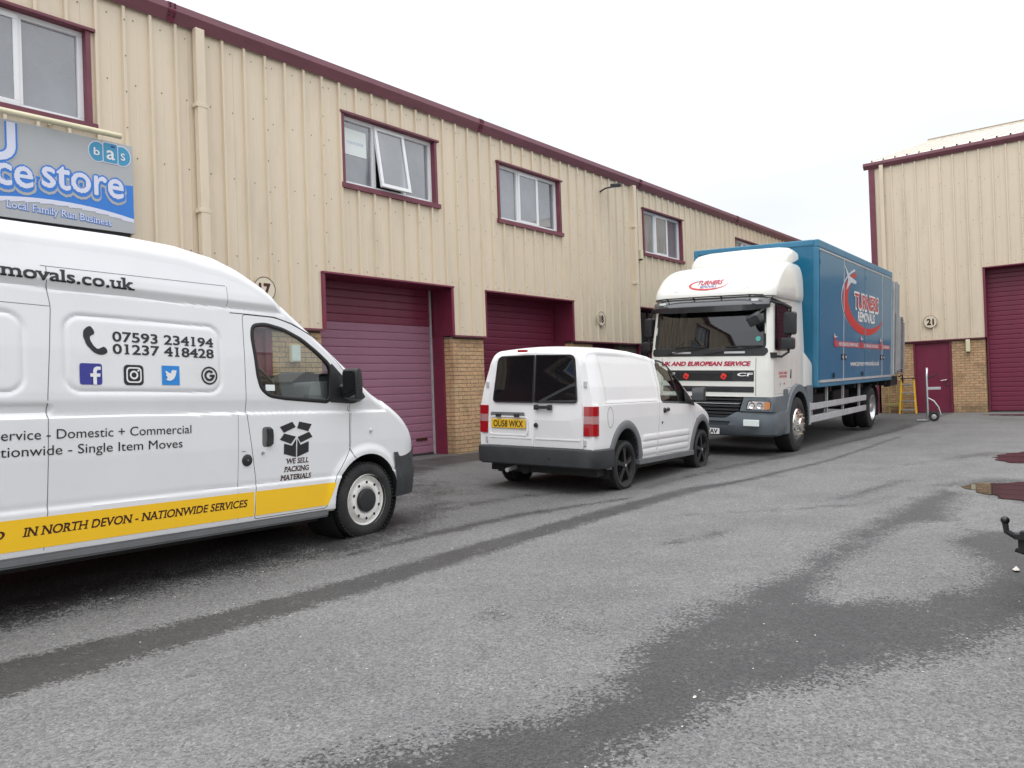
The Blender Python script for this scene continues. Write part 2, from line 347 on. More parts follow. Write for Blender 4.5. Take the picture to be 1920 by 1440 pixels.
# lettering: the built-in font turned into flat meshes, with slab serifs added where asked
_tc = {}
def glyphs(s, bold=0.0, slab=0.0, space=1.0):
    key = (s, bold, slab, space)
    if key in _tc: return _tc[key]
    cu = bpy.data.curves.new('lettering', 'FONT'); cu.body = s; cu.space_character = space; cu.resolution_u = 4
    cu.size = 1.0
    o = bpy.data.objects.new('tmp_t', cu); COL.objects.link(o)
    dg = bpy.context.evaluated_depsgraph_get(); me = bpy.data.meshes.new_from_object(o.evaluated_get(dg))
    vs = [(v.co.x, v.co.y) for v in me.vertices]; fs = [tuple(p.vertices) for p in me.polygons]
    bpy.data.objects.remove(o); bpy.data.meshes.remove(me)
    if bold <= 0 and slab <= 0: _tc[key] = (vs, fs); return _tc[key]
    tris = [(f[0], f[i], f[i + 1]) for f in fs for i in range(1, len(f) - 1)]
    rects = []
    if slab > 0:
        cnt = {}
        for f in fs:
            for i in range(len(f)):
                e = (min(f[i], f[i - 1]), max(f[i], f[i - 1])); cnt[e] = cnt.get(e, 0) + 1
        for e, c in cnt.items():       # flat stroke ends on the base line, x-height or cap height get a foot
            a, b_ = vs[e[0]], vs[e[1]]; L = abs(a[0] - b_[0]); y = (a[1] + b_[1]) / 2
            if c == 1 and abs(a[1] - b_[1]) < 4e-3 and 0.045 < L < 0.2:
                x0, x1 = min(a[0], b_[0]), max(a[0], b_[0])
                if abs(y) < .03: rects.append((x0 - slab, x1 + slab, y, y + .062))
                elif .42 < y < .8: rects.append((x0 - slab, x1 + slab * .4, y - .062, y))
    # rasterise, thicken, and give back horizontal runs so that no two faces overlap
    D = 62.0; pad = bold + .05
    X0 = min(v[0] for v in vs) - pad - slab; Y0 = min(v[1] for v in vs) - pad
    nx = int((max(v[0] for v in vs) + pad + slab - X0) * D) + 2; ny = int((max(v[1] for v in vs) + pad - Y0) * D) + 2
    m = np.zeros((ny, nx), bool)
    for t in tris:
        P = np.array([vs[i] for i in t]); P = (P - (X0, Y0)) * D
        x0, y0 = np.floor(P.min(0)).astype(int); x1, y1 = np.ceil(P.max(0)).astype(int) + 1
        gx, gy = np.meshgrid(np.arange(x0, x1) + .5, np.arange(y0, y1) + .5); ok = None
        A = (P[1][0] - P[0][0]) * (P[2][1] - P[0][1]) - (P[2][0] - P[0][0]) * (P[1][1] - P[0][1])
        if abs(A) < 1e-9: continue
        ins = np.ones(gx.shape, bool)
        for i in range(3):
            a, b_ = P[i], P[(i + 1) % 3]
            ins &= ((b_[0] - a[0]) * (gy - a[1]) - (b_[1] - a[1]) * (gx - a[0])) * (1 if A > 0 else -1) >= -1e-6
        m[y0:y1, x0:x1] |= ins
    for x0, x1, y0, y1 in rects:
        m[int((y0 - Y0) * D + .5):int((y1 - Y0) * D + .5), max(0, int((x0 - X0) * D)):int((x1 - X0) * D + 1)] = True
    rr = bold * D
    if rr > .4:
        o_ = m.copy(); k = int(math.ceil(rr))
        for dy in range(-k, k + 1):
            for dx in range(-k, k + 1):
                if dx * dx + dy * dy <= rr * rr + .3 and (dx or dy):
                    o_ |= np.roll(np.roll(m, dy, 0), dx, 1)
        m = o_
    V = []; F = []; prev = {}
    for j in range(ny):
        row = m[j].astype(np.int8); d = np.diff(np.concatenate([[0], row, [0]])); st = np.where(d == 1)[0]; en = np.where(d == -1)[0]; cur = {}
        for a, b_ in zip(st, en):
            if (a, b_) in prev:                      # extend the run from the row below
                q = prev[(a, b_)]; V[q + 2] = (V[q + 2][0], Y0 + (j + 1) / D); V[q + 3] = (V[q + 3][0], Y0 + (j + 1) / D); cur[(a, b_)] = q
            else:
                q = len(V); V += [(X0 + a / D, Y0 + j / D), (X0 + b_ / D, Y0 + j / D), (X0 + b_ / D, Y0 + (j + 1) / D), (X0 + a / D, Y0 + (j + 1) / D)]; F.append((q, q + 1, q + 2, q + 3)); cur[(a, b_)] = q
        prev = cur
    _tc[key] = (V, F); return _tc[key]
def text(name, s, fn, u0, v0, width, height, m, parent, bold=0.0, slab=0.0, italic=0.0, space=1.0, off=0.003):
    """put s in a box (u0, v0 = lower left, height = cap height) on the surface fn(u, v, off)"""
    vs, fs = glyphs(s, bold, slab, space)
    rv, _ = glyphs('H', bold, slab, space); H = max(v[1] for v in rv)
    if italic: vs = [(x + italic * y, y) for x, y in vs]
    xs = [v[0] for v in vs]
    sx = width / (max(xs) - min(xs)); sy = height / H; mn = min(xs)
    V3 = [fn(u0 + (x - mn) * sx, v0 + y * sy, off) for x, y in vs]
    me = bpy.data.meshes.new(name); me.from_pydata(V3, [], fs); me.materials.append(M[m] if isinstance(m, str) else m)
    return new_obj(name, me, parent)
def flat(name, poly, fn, m, parent, off=0.003):
    me = bpy.data.meshes.new(name); me.from_pydata([fn(u, v, off) for u, v in poly], [], [tuple(range(len(poly)))])
    me.materials.append(M[m] if isinstance(m, str) else m)
    return new_obj(name, me, parent)
def circ(cx, cy, r, n=24, ry=None): return [(cx + r * math.cos(2 * PI * k / n), cy + (ry or r) * math.sin(2 * PI * k / n)) for k in range(n)]
def ringmesh(name, inner, outer, fn, m, parent, off=0.003):
    n = len(inner); V3 = [fn(*p, off) for p in inner] + [fn(*p, off) for p in outer]
    me = bpy.data.meshes.new(name); me.from_pydata(V3, [], [(i, (i + 1) % n, n + (i + 1) % n, n + i) for i in range(n)])
    me.materials.append(M[m] if isinstance(m, str) else m); return new_obj(name, me, parent)
def lerp_tab(tab, x):
    return float(np.interp(x, [t[0] for t in tab], [t[1] for t in tab]))
def sm(a, b, x):
    t = min(1, max(0, (x - a) / (b - a))); return t * t * (3 - 2 * t)

# ------------------------------------------------------------------ ground
def gz(x, y):
    """the yard falls gently away from the buildings"""
    a = sm(4.6, 9.7, y); b = sm(19, 25.9, x)
    return 0.15 * (1 - (1 - a) * (1 - b))
def make_ground():
    xs = np.concatenate([[-300, -120, -50, -20, -8], np.arange(-4, 14, 0.05), np.arange(14, 30, 0.08), [31, 34, 40, 60, 120, 300]])
    ys = np.concatenate([[-300, -120, -50, -20, -10, -5], np.arange(-3, 10.5, 0.05), [11, 13, 20, 50, 120, 300]])
    X, Y = np.meshgrid(xs, ys, indexing='ij')
    t = np.clip((Y - 4.6) / 5.1, 0, 1); a = t * t * (3 - 2 * t); t = np.clip((X - 19) / 6.9, 0, 1); b = t * t * (3 - 2 * t)
    Z = 0.15 * (1 - (1 - a) * (1 - b))
    # dark shapes: distance to hand-placed runs of water and painted shade, each with its own width
    def run(pts, soft=0.25):
        best = np.full(X.shape, 9.0)
        for (x0, y0, w0), (x1, y1, w1) in zip(pts[:-1], pts[1:]):
            dx, dy = x1 - x0, y1 - y0; L = dx * dx + dy * dy
            k = np.clip(((X - x0) * dx + (Y - y0) * dy) / L, 0, 1)
            d = np.hypot(X - x0 - k * dx, Y - y0 - k * dy) - (w0 + (w1 - w0) * k); best = np.minimum(best, d)
        return np.clip(0.5 - best / soft, 0, 1)
    wet_shade = np.zeros(X.shape)
    for pts, soft, amt in [
        ([(-2, 4.2, .3), (1.2, 4.3, .3), (2.3, 4.22, .22), (3.5, 4.2, .18), (5.5, 4.28, .17), (8.65, 4.3, .14), (9.8, 4.05, .07), (12.7, 3.84, .04), (18, 4.0, .03)], .16, 1.0),
        ([(3.9, 5.03, .05), (5.0, 5.07, .10), (6.2, 5.0, .10), (7.2, 4.75, .06), (7.8, 4.6, .02)], .16, .9),
        ([(6.8, 8.6, .7), (9, 9.1, .6), (16, 9.3, .5), (24, 8.5, .8)], .5, .85),  # damp mixed with painted shade along the foot of the terrace
        ([(-4, 8.0, 1.4), (0, 8.0, 1.4), (6.5, 7.4, 1.0)], .8, .6),  # painted shade and damp between the big van and the terrace
        ([(.5, 5.6, .5), (1.7, 5.6, .42), (2.8, 5.5, .34), (4.3, 5.45, .38), (5.3, 5.8, .35), (6.2, 6.2, .2)], .45, .8),  # damp, plus shade painted along the near side of the big van
        ([(5.4, 6.0, .2), (7.2, 5.8, .12), (8.5, 5.0, .06)], .3, .6),
        ([(3.4, 3.0, .02), (3.5, 2.6, .04), (3.45, 2.25, .03)], .35, .55),
        ([(5.7, 3.0, .06), (6.4, 2.82, .06)], .2, .8), ([(6.9, 3.6, .02), (7.8, 2.7, .05), (8.4, 2.2, .05), (9.2, 2.1, .03)], .2, .7),
        ([(10.5, 2.3, .1), (8.9, 2.5, .12), (8.4, 2.7, .04)], .25, .6), ([(11.6, 2.9, .05), (12.8, 2.5, .1), (13.6, 2.1, .1)], .3, .5),
        ([(8.6, 4.9, .1), (11.5, 4.9, .1), (13.7, 4.6, .1), (21.5, 4.5, .15)], .3, .7),
        ([(1.4, .95, .02), (2.1, .8, .05), (2.8, .75, .03)], .4, .45),
        ([(10.2, 1.8, .1), (10.8, 1.3, .35), (9.6, .9, .4), (9.2, .2, .4)], .35, .75), ([(13.4, 2.3, .1), (14.4, 1.9, .3), (14.2, 1.2, .5), (14, .3, .5)], .5, .7),
        ([(3.6, 7.2, .3), (4.4, 6.6, .5), (5.2, 5.7, .2)], .5, .5)]:  # shade painted on the ground under the front of the big van
        wet_shade = np.maximum(wet_shade, amt * run(pts, soft))
    def poly(pts, soft):
        d = np.full(X.shape, 9.0); ins = np.zeros(X.shape, bool)
        for (x0, y0), (x1, y1) in zip(pts, pts[1:] + pts[:1]):
            dx, dy = x1 - x0, y1 - y0; k = np.clip(((X - x0) * dx + (Y - y0) * dy) / (dx * dx + dy * dy), 0, 1)
            d = np.minimum(d, np.hypot(X - x0 - k * dx, Y - y0 - k * dy))
            if y0 != y1: ins ^= ((y0 > Y) != (y1 > Y)) & (X < dx * (Y - y0) / dy + x0)
        return np.clip(.5 + np.where(ins, d, -d) / soft, 0, 1)
    big = [(0, 2.9), (1.6, 2.34), (1.99, 2.09), (2.4, 1.91), (2.83, 1.8), (3.21, 1.95), (3.67, 1.99), (4.27, 1.99), (5.11, 1.84), (5.94, 1.89), (7.2, 1.9), (8.98, 1.87), (9.9, 1.75), (9.54, 1.5), (8.2, 1.42), (7.3, 1.2), (7.6, .3), (6.6, -.6), (5.5, 0), (4.95, .45), (4.32, .61), (3.92, .81), (3.43, 1.07), (3.2, 1.26), (2.81, 1.35), (2.44, 1.45), (2.24, 1.43), (1.2, 1.6), (0, 1.9)]
    isl = [(4.75, 1.52), (5.45, 1.66), (6.74, 1.68), (7.45, 1.58), (7.82, 1.27), (7.23, 1.07), (6.86, 1.2), (6.06, .84), (5.45, .80), (4.9, 1.09), (4.62, 1.40)]
    wet_shade = np.maximum(wet_shade, np.minimum(poly(big, .34), 1 - poly(isl, .3)))
    # newer, darker surface between the building and a straight joint out to the far door
    joint = (Y - (4.62 + (X - 12) * -0.035))
    tone = np.clip(joint / 0.12, 0, 1) * np.clip((X - 9.5) / 3.0, 0, 1)
    tone = np.maximum(tone, .62 * np.clip((Y - 4.3) / .9, 0, 1) * np.clip((14 - X) / 3.0, 0, 1))  # broad darker zone towards the terrace at the near end
    n, m_ = X.shape; me = bpy.data.meshes.new('yard')
    V = np.stack([X, Y, Z], -1).reshape(-1, 3)
    I = np.arange(n * m_).reshape(n, m_)
    F = np.stack([I[:-1, :-1], I[1:, :-1], I[1:, 1:], I[:-1, 1:]], -1).reshape(-1, 4)
    me.vertices.add(len(V)); me.vertices.foreach_set('co', V.astype('f').ravel())
    me.loops.add(F.size); me.loops.foreach_set('vertex_index', F.astype('i').ravel())
    me.polygons.add(len(F)); me.polygons.foreach_set('loop_start', np.arange(0, F.size, 4, dtype='i'))
    me.polygons.foreach_set('use_smooth', np.ones(len(F), dtype=bool)); me.update(); me.validate()
    for nm, arr in (('wet_shade', wet_shade), ('tone', tone)):
        at = me.attributes.new(nm, 'FLOAT', 'POINT'); at.data.foreach_set('value', arr.astype('f').ravel())
    m = bpy.data.materials.new('worn_asphalt'); m.use_nodes = True; nt = m.node_tree; b = nt.nodes['Principled BSDF']
    N = nt.nodes.new
    tcn = N('ShaderNodeTexCoord'); obj_ = tcn.outputs['Object']
    def noise(sc, det=4, rough=.6):
        q = N('ShaderNodeTexNoise'); q.inputs['Scale'].default_value = sc; q.inputs['Detail'].default_value = det; q.inputs['Roughness'].default_value = rough
        lk(nt, obj_, q.inputs['Vector']); return q.outputs[0]
    def rng(src, a, b_, c, d, smooth=False):
        q = N('ShaderNodeMapRange'); q.inputs[1].default_value = a; q.inputs[2].default_value = b_; q.inputs[3].default_value = c; q.inputs[4].default_value = d
        if smooth: q.interpolation_type = 'SMOOTHSTEP'
        lk(nt, src, q.inputs[0]); return q.outputs[0]
    def mth(op, a, b_):
        q = N('ShaderNodeMath'); q.operation = op
        for i, s_ in enumerate((a, b_)):
            if isinstance(s_, (int, float)): q.inputs[i].default_value = s_
            else: lk(nt, s_, q.inputs[i])
        return q.outputs[0]
    def mix(f, a, b_):
        q = N('ShaderNodeMix'); q.data_type = 'RGBA'
        for i, s_ in ((0, f), (6, a), (7, b_)):
            if isinstance(s_, tuple): q.inputs[i].default_value = s_
            elif isinstance(s_, (int, float)): q.inputs[i].default_value = s_
            else: lk(nt, s_, q.inputs[i])
        return q.outputs[2]
    aw = N('ShaderNodeAttribute'); aw.attribute_name = 'wet_shade'; at_ = N('ShaderNodeAttribute'); at_.attribute_name = 'tone'
    # stone chippings
    vor = N('ShaderNodeTexVoronoi'); vor.inputs['Scale'].default_value = 85; lk(nt, obj_, vor.inputs['Vector'])
    vc = N('ShaderNodeSeparateColor'); lk(nt, vor.outputs['Color'], vc.inputs[0])
    grain = rng(noise(150, 2), .3, .7, 0, 1)
    n_mid = noise(14, 5); n_big = noise(1.1, 5); n_rag = noise(30, 7, .8); n_rag2 = noise(3.5, 5, .65)
    wv = mth('ADD', aw.outputs['Fac'], mth('ADD', rng(n_rag, .25, .75, -.42, .42), rng(n_rag2, .25, .75, -.34, .34)))
    wv = mth('ADD', wv, rng(vc.outputs[2], 0, 1, -.34, .34)); wet_shade_m = rng(wv, .40, .66, 0, 1, True)
    # faint random damp patches
    damp = mth('MULTIPLY', rng(noise(.55, 4, .6), .56, .70, 0, .55, True), rng(n_rag, .4, .6, .2, 1))
    wet_shade_m = mth('MAXIMUM', wet_shade_m, damp)
    base = mix(rng(n_big, .35, .65, 0, 1), (.150, .147, .145, 1), (.190, .186, .182, 1))
    base = mix(at_.outputs['Fac'], base, (.088, .088, .088, 1))
    base = mix(rng(n_mid, .4, .7, 0, .35), base, (.13, .13, .13, 1))
    chips = rng(vc.outputs[0], 0, 1, .70, 1.28)
    sc = N('ShaderNodeVectorMath'); sc.operation = 'SCALE'; lk(nt, base, sc.inputs[0]); lk(nt, chips, sc.inputs['Scale'])
    g2 = N('ShaderNodeVectorMath'); g2.operation = 'SCALE'; lk(nt, sc.outputs[0], g2.inputs[0]); lk(nt, rng(grain, 0, 1, .72, 1.28), g2.inputs['Scale'])
    light = mth('MULTIPLY', rng(vc.outputs[1], .975, .98, 0, 1), .4)
    c1 = mix(light, g2.outputs[0], (.5, .49, .46, 1))
    wrp = N('ShaderNodeVectorMath'); wrp.operation = 'MULTIPLY_ADD'; nz = N('ShaderNodeTexNoise'); nz.inputs['Scale'].default_value = 1.6; nz.inputs['Detail'].default_value = 6; lk(nt, obj_, nz.inputs['Vector'])
    lk(nt, nz.outputs['Color'], wrp.inputs[0]); wrp.inputs[1].default_value = (.9, .9, 0); lk(nt, obj_, wrp.inputs[2])
    cv = N('ShaderNodeTexVoronoi'); cv.feature = 'DISTANCE_TO_EDGE'; cv.inputs['Scale'].default_value = .42; lk(nt, wrp.outputs[0], cv.inputs['Vector'])
    crack = mth('MULTIPLY', rng(cv.outputs['Distance'], .0, .006, 1, 0), rng(noise(.9, 3), .56, .68, 0, .3))
    c1 = mix(crack, c1, (.03, .03, .03, 1))
    fleck = mth('MULTIPLY', rng(vc.outputs[1], .90, .93, 0, 1), rng(noise(2.5, 5), .45, .65, .15, .8))
    c1 = mix(fleck, c1, (.06, .06, .06, 1))
    stain = rng(noise(.8, 6, .7), .54, .72, 0, .45); c1 = mix(stain, c1, (.10, .097, .09, 1))
    wet_shade_c = N('ShaderNodeVectorMath'); wet_shade_c.operation = 'SCALE'; lk(nt, c1, wet_shade_c.inputs[0]); wet_shade_c.inputs['Scale'].default_value = .27  # same darkening for water and for the painted shade
    c2 = mix(wet_shade_m, c1, wet_shade_c.outputs[0])
    lk(nt, c2, b.inputs['Base Color'])
    lk(nt, rng(wet_shade_m, 0, 1, .82, .52), b.inputs['Roughness'])
    bp = N('ShaderNodeBump'); bp.inputs['Strength'].default_value = .8; bp.inputs['Distance'].default_value = .007
    hh = mth('ADD', rng(vor.outputs['Distance'], 0, .6, 1, 0), mth('MULTIPLY', n_mid, 1.2))
    lk(nt, hh, bp.inputs['Height']); lk(nt, bp.outputs[0], b.inputs['Normal'])
    me.materials.append(m)
    return tag(new_obj('ground', me), kind='structure')
make_ground()
# puddles: thin sheets of standing water
wm = bpy.data.materials.new('puddle_water'); wm.use_nodes = True; _b = wm.node_tree.nodes['Principled BSDF']
_b.inputs['Base Color'].default_value = (.045, .04, .033, 1); _b.inputs['Roughness'].default_value = .015; _b.inputs['IOR'].default_value = 1.33; _b.inputs['Specular IOR Level'].default_value = .9
def puddle(pts, z):
    p = roundpoly(pts, .5, 4); q = []
    for i, a in enumerate(p):
        b_ = p[(i + 1) % len(p)]
        for k in range(4):
            u = k / 4; x = a[0] + (b_[0] - a[0]) * u; y = a[1] + (b_[1] - a[1]) * u
            q.append((x + .035 * math.sin(19 * y + 7 * x) + random.uniform(-.015, .015), y + .035 * math.sin(17 * x) + random.uniform(-.015, .015), z))
    me = bpy.data.meshes.new('puddle'); me.from_pydata(q, [], [tuple(range(len(q)))]); me.materials.append(wm)
    return tag(new_obj('puddle', me), kind='structure')
puddle([(10.25, 1.68), (10.75, 1.2), (10.9, .6), (10.7, -.6), (10.2, -1.6), (9.0, -1.4), (8.9, .2), (9.05, .85), (9.45, 1.2), (9.8, 1.45)], .006)
puddle([(14.3, 1.75), (15.1, 1.35), (15.2, .6), (14.8, -1.2), (13.0, -1.0), (12.9, .6), (13.0, 1.5), (13.5, 1.72)], .006)
puddle([(25.0, 3.5), (25.2, 2.6), (25.1, .8), (24.2, .6), (24.3, 2.8), (24.7, 3.4)], gz(24.3, 2) + .012)
# scattered pale chippings and flecks
pb = MB()
def pebble(x, y, r, mb=pb):
    z = gz(x, y); c = Vector((x, y, z + r * .3)); vs = [c + Vector((0, 0, r * .5))]
    a0 = random.uniform(0, 6)
    for k in range(6):
        q = random.uniform(.7, 1.2) * r; vs.append(c + Vector((q * math.cos(a0 + k * PI / 3), q * .6 * math.sin(a0 + k * PI / 3), -.02 * r)))
    vs.append(c + Vector((0, 0, -r * .4)))
    mb.add(vs, [(0, 1 + k, 1 + (k + 1) % 6) for k in range(6)] + [(7, 1 + (k + 1) % 6, 1 + k) for k in range(6)])
for _ in range(420):
    pebble(random.uniform(1.6, 13), random.uniform(-.5, 6.5), random.uniform(.003, .007))
tag(pb.build('loose_chippings', 'pebble', smooth=60), 'tiny pale stone flecks scattered over the asphalt yard', 'gravel', kind='stuff')
for (x, y), r, lb in [((2.93, 1.47), .014, 'small white stone lying on the damp asphalt streak in the near foreground'),
                      ((5.98, .66), .04, 'pale yellowish lump of stone on the ground beneath the tow ball')]:
    q = MB(); pebble(x, y, r, q); tag(q.build('stone', 'pebble', smooth=60), lb, 'stone')

# ------------------------------------------------------------------ buildings
FY, FX = 9.69, 25.91
BASE, HEAD, GND = 2.33, 3.205, 0.15
def brick_material():
    m = bpy.data.materials.new('stock_brick'); m.use_nodes = True; nt = m.node_tree; b = nt.nodes['Principled BSDF']
    oi = nt.nodes.new('ShaderNodeObjectInfo'); cr = nt.nodes.new('ShaderNodeValToRGB')
    e = cr.color_ramp.elements; e[0].color = (.42, .27, .15, 1); e[1].color = (.56, .355, .21, 1)
    for p, c in ((.25, (.54, .37, .21, 1)), (.5, (.58, .36, .20, 1)), (.75, (.49, .32, .18, 1))): q = e.new(p); q.color = c
    lk(nt, oi.outputs['Random'], cr.inputs[0])
    g = nt.nodes.new('ShaderNodeNewGeometry'); n = nt.nodes.new('ShaderNodeTexNoise'); n.inputs['Scale'].default_value = 28; n.inputs['Detail'].default_value = 6
    lk(nt, g.outputs['Position'], n.inputs['Vector'])
    n2 = nt.nodes.new('ShaderNodeTexNoise'); n2.inputs['Scale'].default_value = 2.2; n2.inputs['Detail'].default_value = 5; lk(nt, g.outputs['Position'], n2.inputs['Vector'])
    r = nt.nodes.new('ShaderNodeMapRange'); r.inputs[1].default_value = .3; r.inputs[2].default_value = .7; r.inputs[3].default_value = .75; r.inputs[4].default_value = 1.2
    lk(nt, n.outputs[0], r.inputs[0])
    r2 = nt.nodes.new('ShaderNodeMapRange'); r2.inputs[1].default_value = .52; r2.inputs[2].default_value = .75; r2.inputs[3].default_value = 1; r2.inputs[4].default_value = .5
    lk(nt, n2.outputs[0], r2.inputs[0])
    mu = nt.nodes.new('ShaderNodeMath'); mu.operation = 'MULTIPLY'; lk(nt, r.outputs[0], mu.inputs[0]); lk(nt, r2.outputs[0], mu.inputs[1])
    # green algae and splash dirt near the ground
    sp = nt.nodes.new('ShaderNodeSeparateXYZ'); lk(nt, g.outputs['Position'], sp.inputs[0])
    ra = nt.nodes.new('ShaderNodeMapRange'); ra.inputs[1].default_value = .65; ra.inputs[2].default_value = .15; ra.inputs[3].default_value = 0; ra.inputs[4].default_value = .55
    lk(nt, sp.outputs['Z'], ra.inputs[0])
    mm = nt.nodes.new('ShaderNodeMath'); mm.operation = 'MULTIPLY'; lk(nt, ra.outputs[0], mm.inputs[0]); lk(nt, n2.outputs[0], mm.inputs[1])
    sc = nt.nodes.new('ShaderNodeVectorMath'); sc.operation = 'SCALE'; lk(nt, cr.outputs[0], sc.inputs[0]); lk(nt, mu.outputs[0], sc.inputs['Scale'])
    mx = nt.nodes.new('ShaderNodeMix'); mx.data_type = 'RGBA'; lk(nt, mm.outputs[0], mx.inputs[0]); lk(nt, sc.outputs[0], mx.inputs[6]); mx.inputs[7].default_value = (.1, .1, .05, 1)
    lk(nt, mx.outputs[2], b.inputs['Base Color']); b.inputs['Roughness'].default_value = .9
    bp = nt.nodes.new('ShaderNodeBump'); bp.inputs['Strength'].default_value = .6; bp.inputs['Distance'].default_value = .006; lk(nt, n.outputs[0], bp.inputs['Height']); lk(nt, bp.outputs[0], b.inputs['Normal'])
    return m
M['brick'] = brick_material()
_bk = MB().box(-.5, .5, -.5, .5, -.5, .5).mesh('brick'); _bk.materials.append(M['brick'])
def brick(par, x0, x1, y0, y1, z0, z1):
    o = bpy.data.objects.new('brick', _bk); COL.objects.link(o); o.parent = par
    j = random.uniform(-.002, .0025)
    o.location = ((x0 + x1) / 2, (y0 + y1) / 2 + j, (z0 + z1) / 2); o.scale = (x1 - x0, y1 - y0, z1 - z0)
    o.rotation_euler = (0, random.uniform(-.004, .004), 0)
def brick_pier(par, x0, x1, y0, depth, z0=GND - .05, z1=BASE - .02, left=False, right=False):
    """stretcher-bond wall with its front at y0; left/right: the return that shows"""
    core = MB().box(x0 + .008, x1 - .008, y0 + .006, y0 + depth, z0, z1).build('brick_wall', 'mortar', par)
    k = 0; z = z0
    while z + .06 <= z1 + .01:
        zt_ = min(z + .065, z1); x = x0; first = True
        off = 0 if k % 2 == 0 else .1125
        while x < x1 - .02:
            L = .215
            if first and k % 2: L = .1025
            xe = min(x + L, x1)
            if x1 - xe < .03: xe = x1
            brick(core, x, xe, y0, y0 + .1, z, zt_); x = xe + .01; first = False
        if left and depth > .12:
            brick(core, x0, x0 + .1, y0 + .11, y0 + depth, z, zt_)
        if right and depth > .12:
            brick(core, x1 - .1, x1, y0 + .11, y0 + depth, z, zt_)
        z += .075; k += 1
    return core
def cladding(par, x0, x1, zb, zt_, openings, rib0=7.10, screws_rows=(2.42, 3.30, 4.38, 5.3, 6.12), name='cladding_panel'):
    """ribbed steel sheets one metre wide with real openings"""
    P = 1 / 3.0
    k = math.floor((x0 - rib0) / 1.0) - 1
    sc = MB()
    while rib0 + k - .1667 < x1:
        a = max(rib0 + k - .1667, x0); b = min(rib0 + k + 1 - .1667, x1)
        if b - a > .02:
            br = [(a, 0.0)]
            for r_ in range(3):
                c = rib0 + k + r_ * P
                for dx, dy in ((-.024, 0), (-.019, -.042), (.015, -.042), (.032, 0), (.15, 0), (.1605, -.003), (.172, -.003), (.1825, 0)):
                    if a + 1e-3 < c + dx < b - 1e-3: br.append((c + dx, dy))
            br.append((b, 0.0)); xs_ = [p[0] for p in br]; ys_ = [p[1] for p in br]
            ext = sorted(set([e for o in openings for e in (o[0], o[1]) if a < e < b]))
            for e in ext:
                y_ = float(np.interp(e, xs_, ys_)); br.append((e, y_))
            br.sort()
            mb = MB(); lap = -.0015 if k % 2 else 0
            for (xa, ya), (xb, yb) in zip(br[:-1], br[1:]):
                if xb - xa < 1e-5: continue
                mid = (xa + xb) / 2; segs = [(zb, zt_)]
                for o in openings:
                    if o[0] - 1e-6 < mid < o[1] + 1e-6:
                        ns = []
                        for s0, s1 in segs:
                            if o[3] <= s0 or o[2] >= s1: ns.append((s0, s1)); continue
                            if o[2] > s0: ns.append((s0, o[2]))
                            if o[3] < s1: ns.append((o[3], s1))
                        segs = ns
                for s0, s1 in segs: mb.add([(xa, ya + lap, s0), (xb, yb + lap, s0), (xb, yb + lap, s1), (xa, ya + lap, s1)], [(0, 1, 2, 3)])
            left = list(range(0, len(mb.v), 4))          # connected strips become sheets of their own
            while left:
                grp = [left.pop(0)]; i_ = 0
                while i_ < len(grp):
                    g0 = grp[i_]; i_ += 1
                    for h0 in left[:]:
                        if (abs(mb.v[h0][0] - mb.v[g0 + 1][0]) < 1e-6 or abs(mb.v[h0 + 1][0] - mb.v[g0][0]) < 1e-6) and mb.v[h0][2] < mb.v[g0 + 2][2] and mb.v[h0 + 2][2] > mb.v[g0][2]: grp.append(h0); left.remove(h0)
                q = MB()
                for g0 in sorted(grp): q.add(mb.v[g0:g0 + 4], [(0, 1, 2, 3)])
                q.build(name, 'cladding', par, recalc=False)
            for r_ in range(3):
                c = rib0 + k + r_ * P
                pts = [(c + .1667 - .03, z, 0) for z in screws_rows]
                if r_ == 1: pts += [(c, z, -.042) for z in np.arange(zb + .15, zt_ - .1, .45)]
                for x, z, dy in pts:
                    x += random.uniform(-.012, .012)
                    if any(o[0] - .03 < x < o[1] + .03 and o[2] - .03 < z < o[3] + .03 for o in openings) or not (a < x < b) or z > zt_ or z < zb: continue
                    r0 = .0085; yy = dy - .004
                    sc.add([(x - r0, yy, z - r0), (x + r0, yy, z - r0), (x + r0, yy, z + r0), (x - r0, yy, z + r0), (x, yy - .005, z)], [(0, 1, 4), (1, 2, 4), (2, 3, 4), (3, 0, 4)])
        k += 1
    if sc.v: tag(sc.build('cladding_screws', M['screw'], par, recalc=False), kind='stuff')
M['screw'] = mat('weathered_screw', (.2, .15, .1), .6)
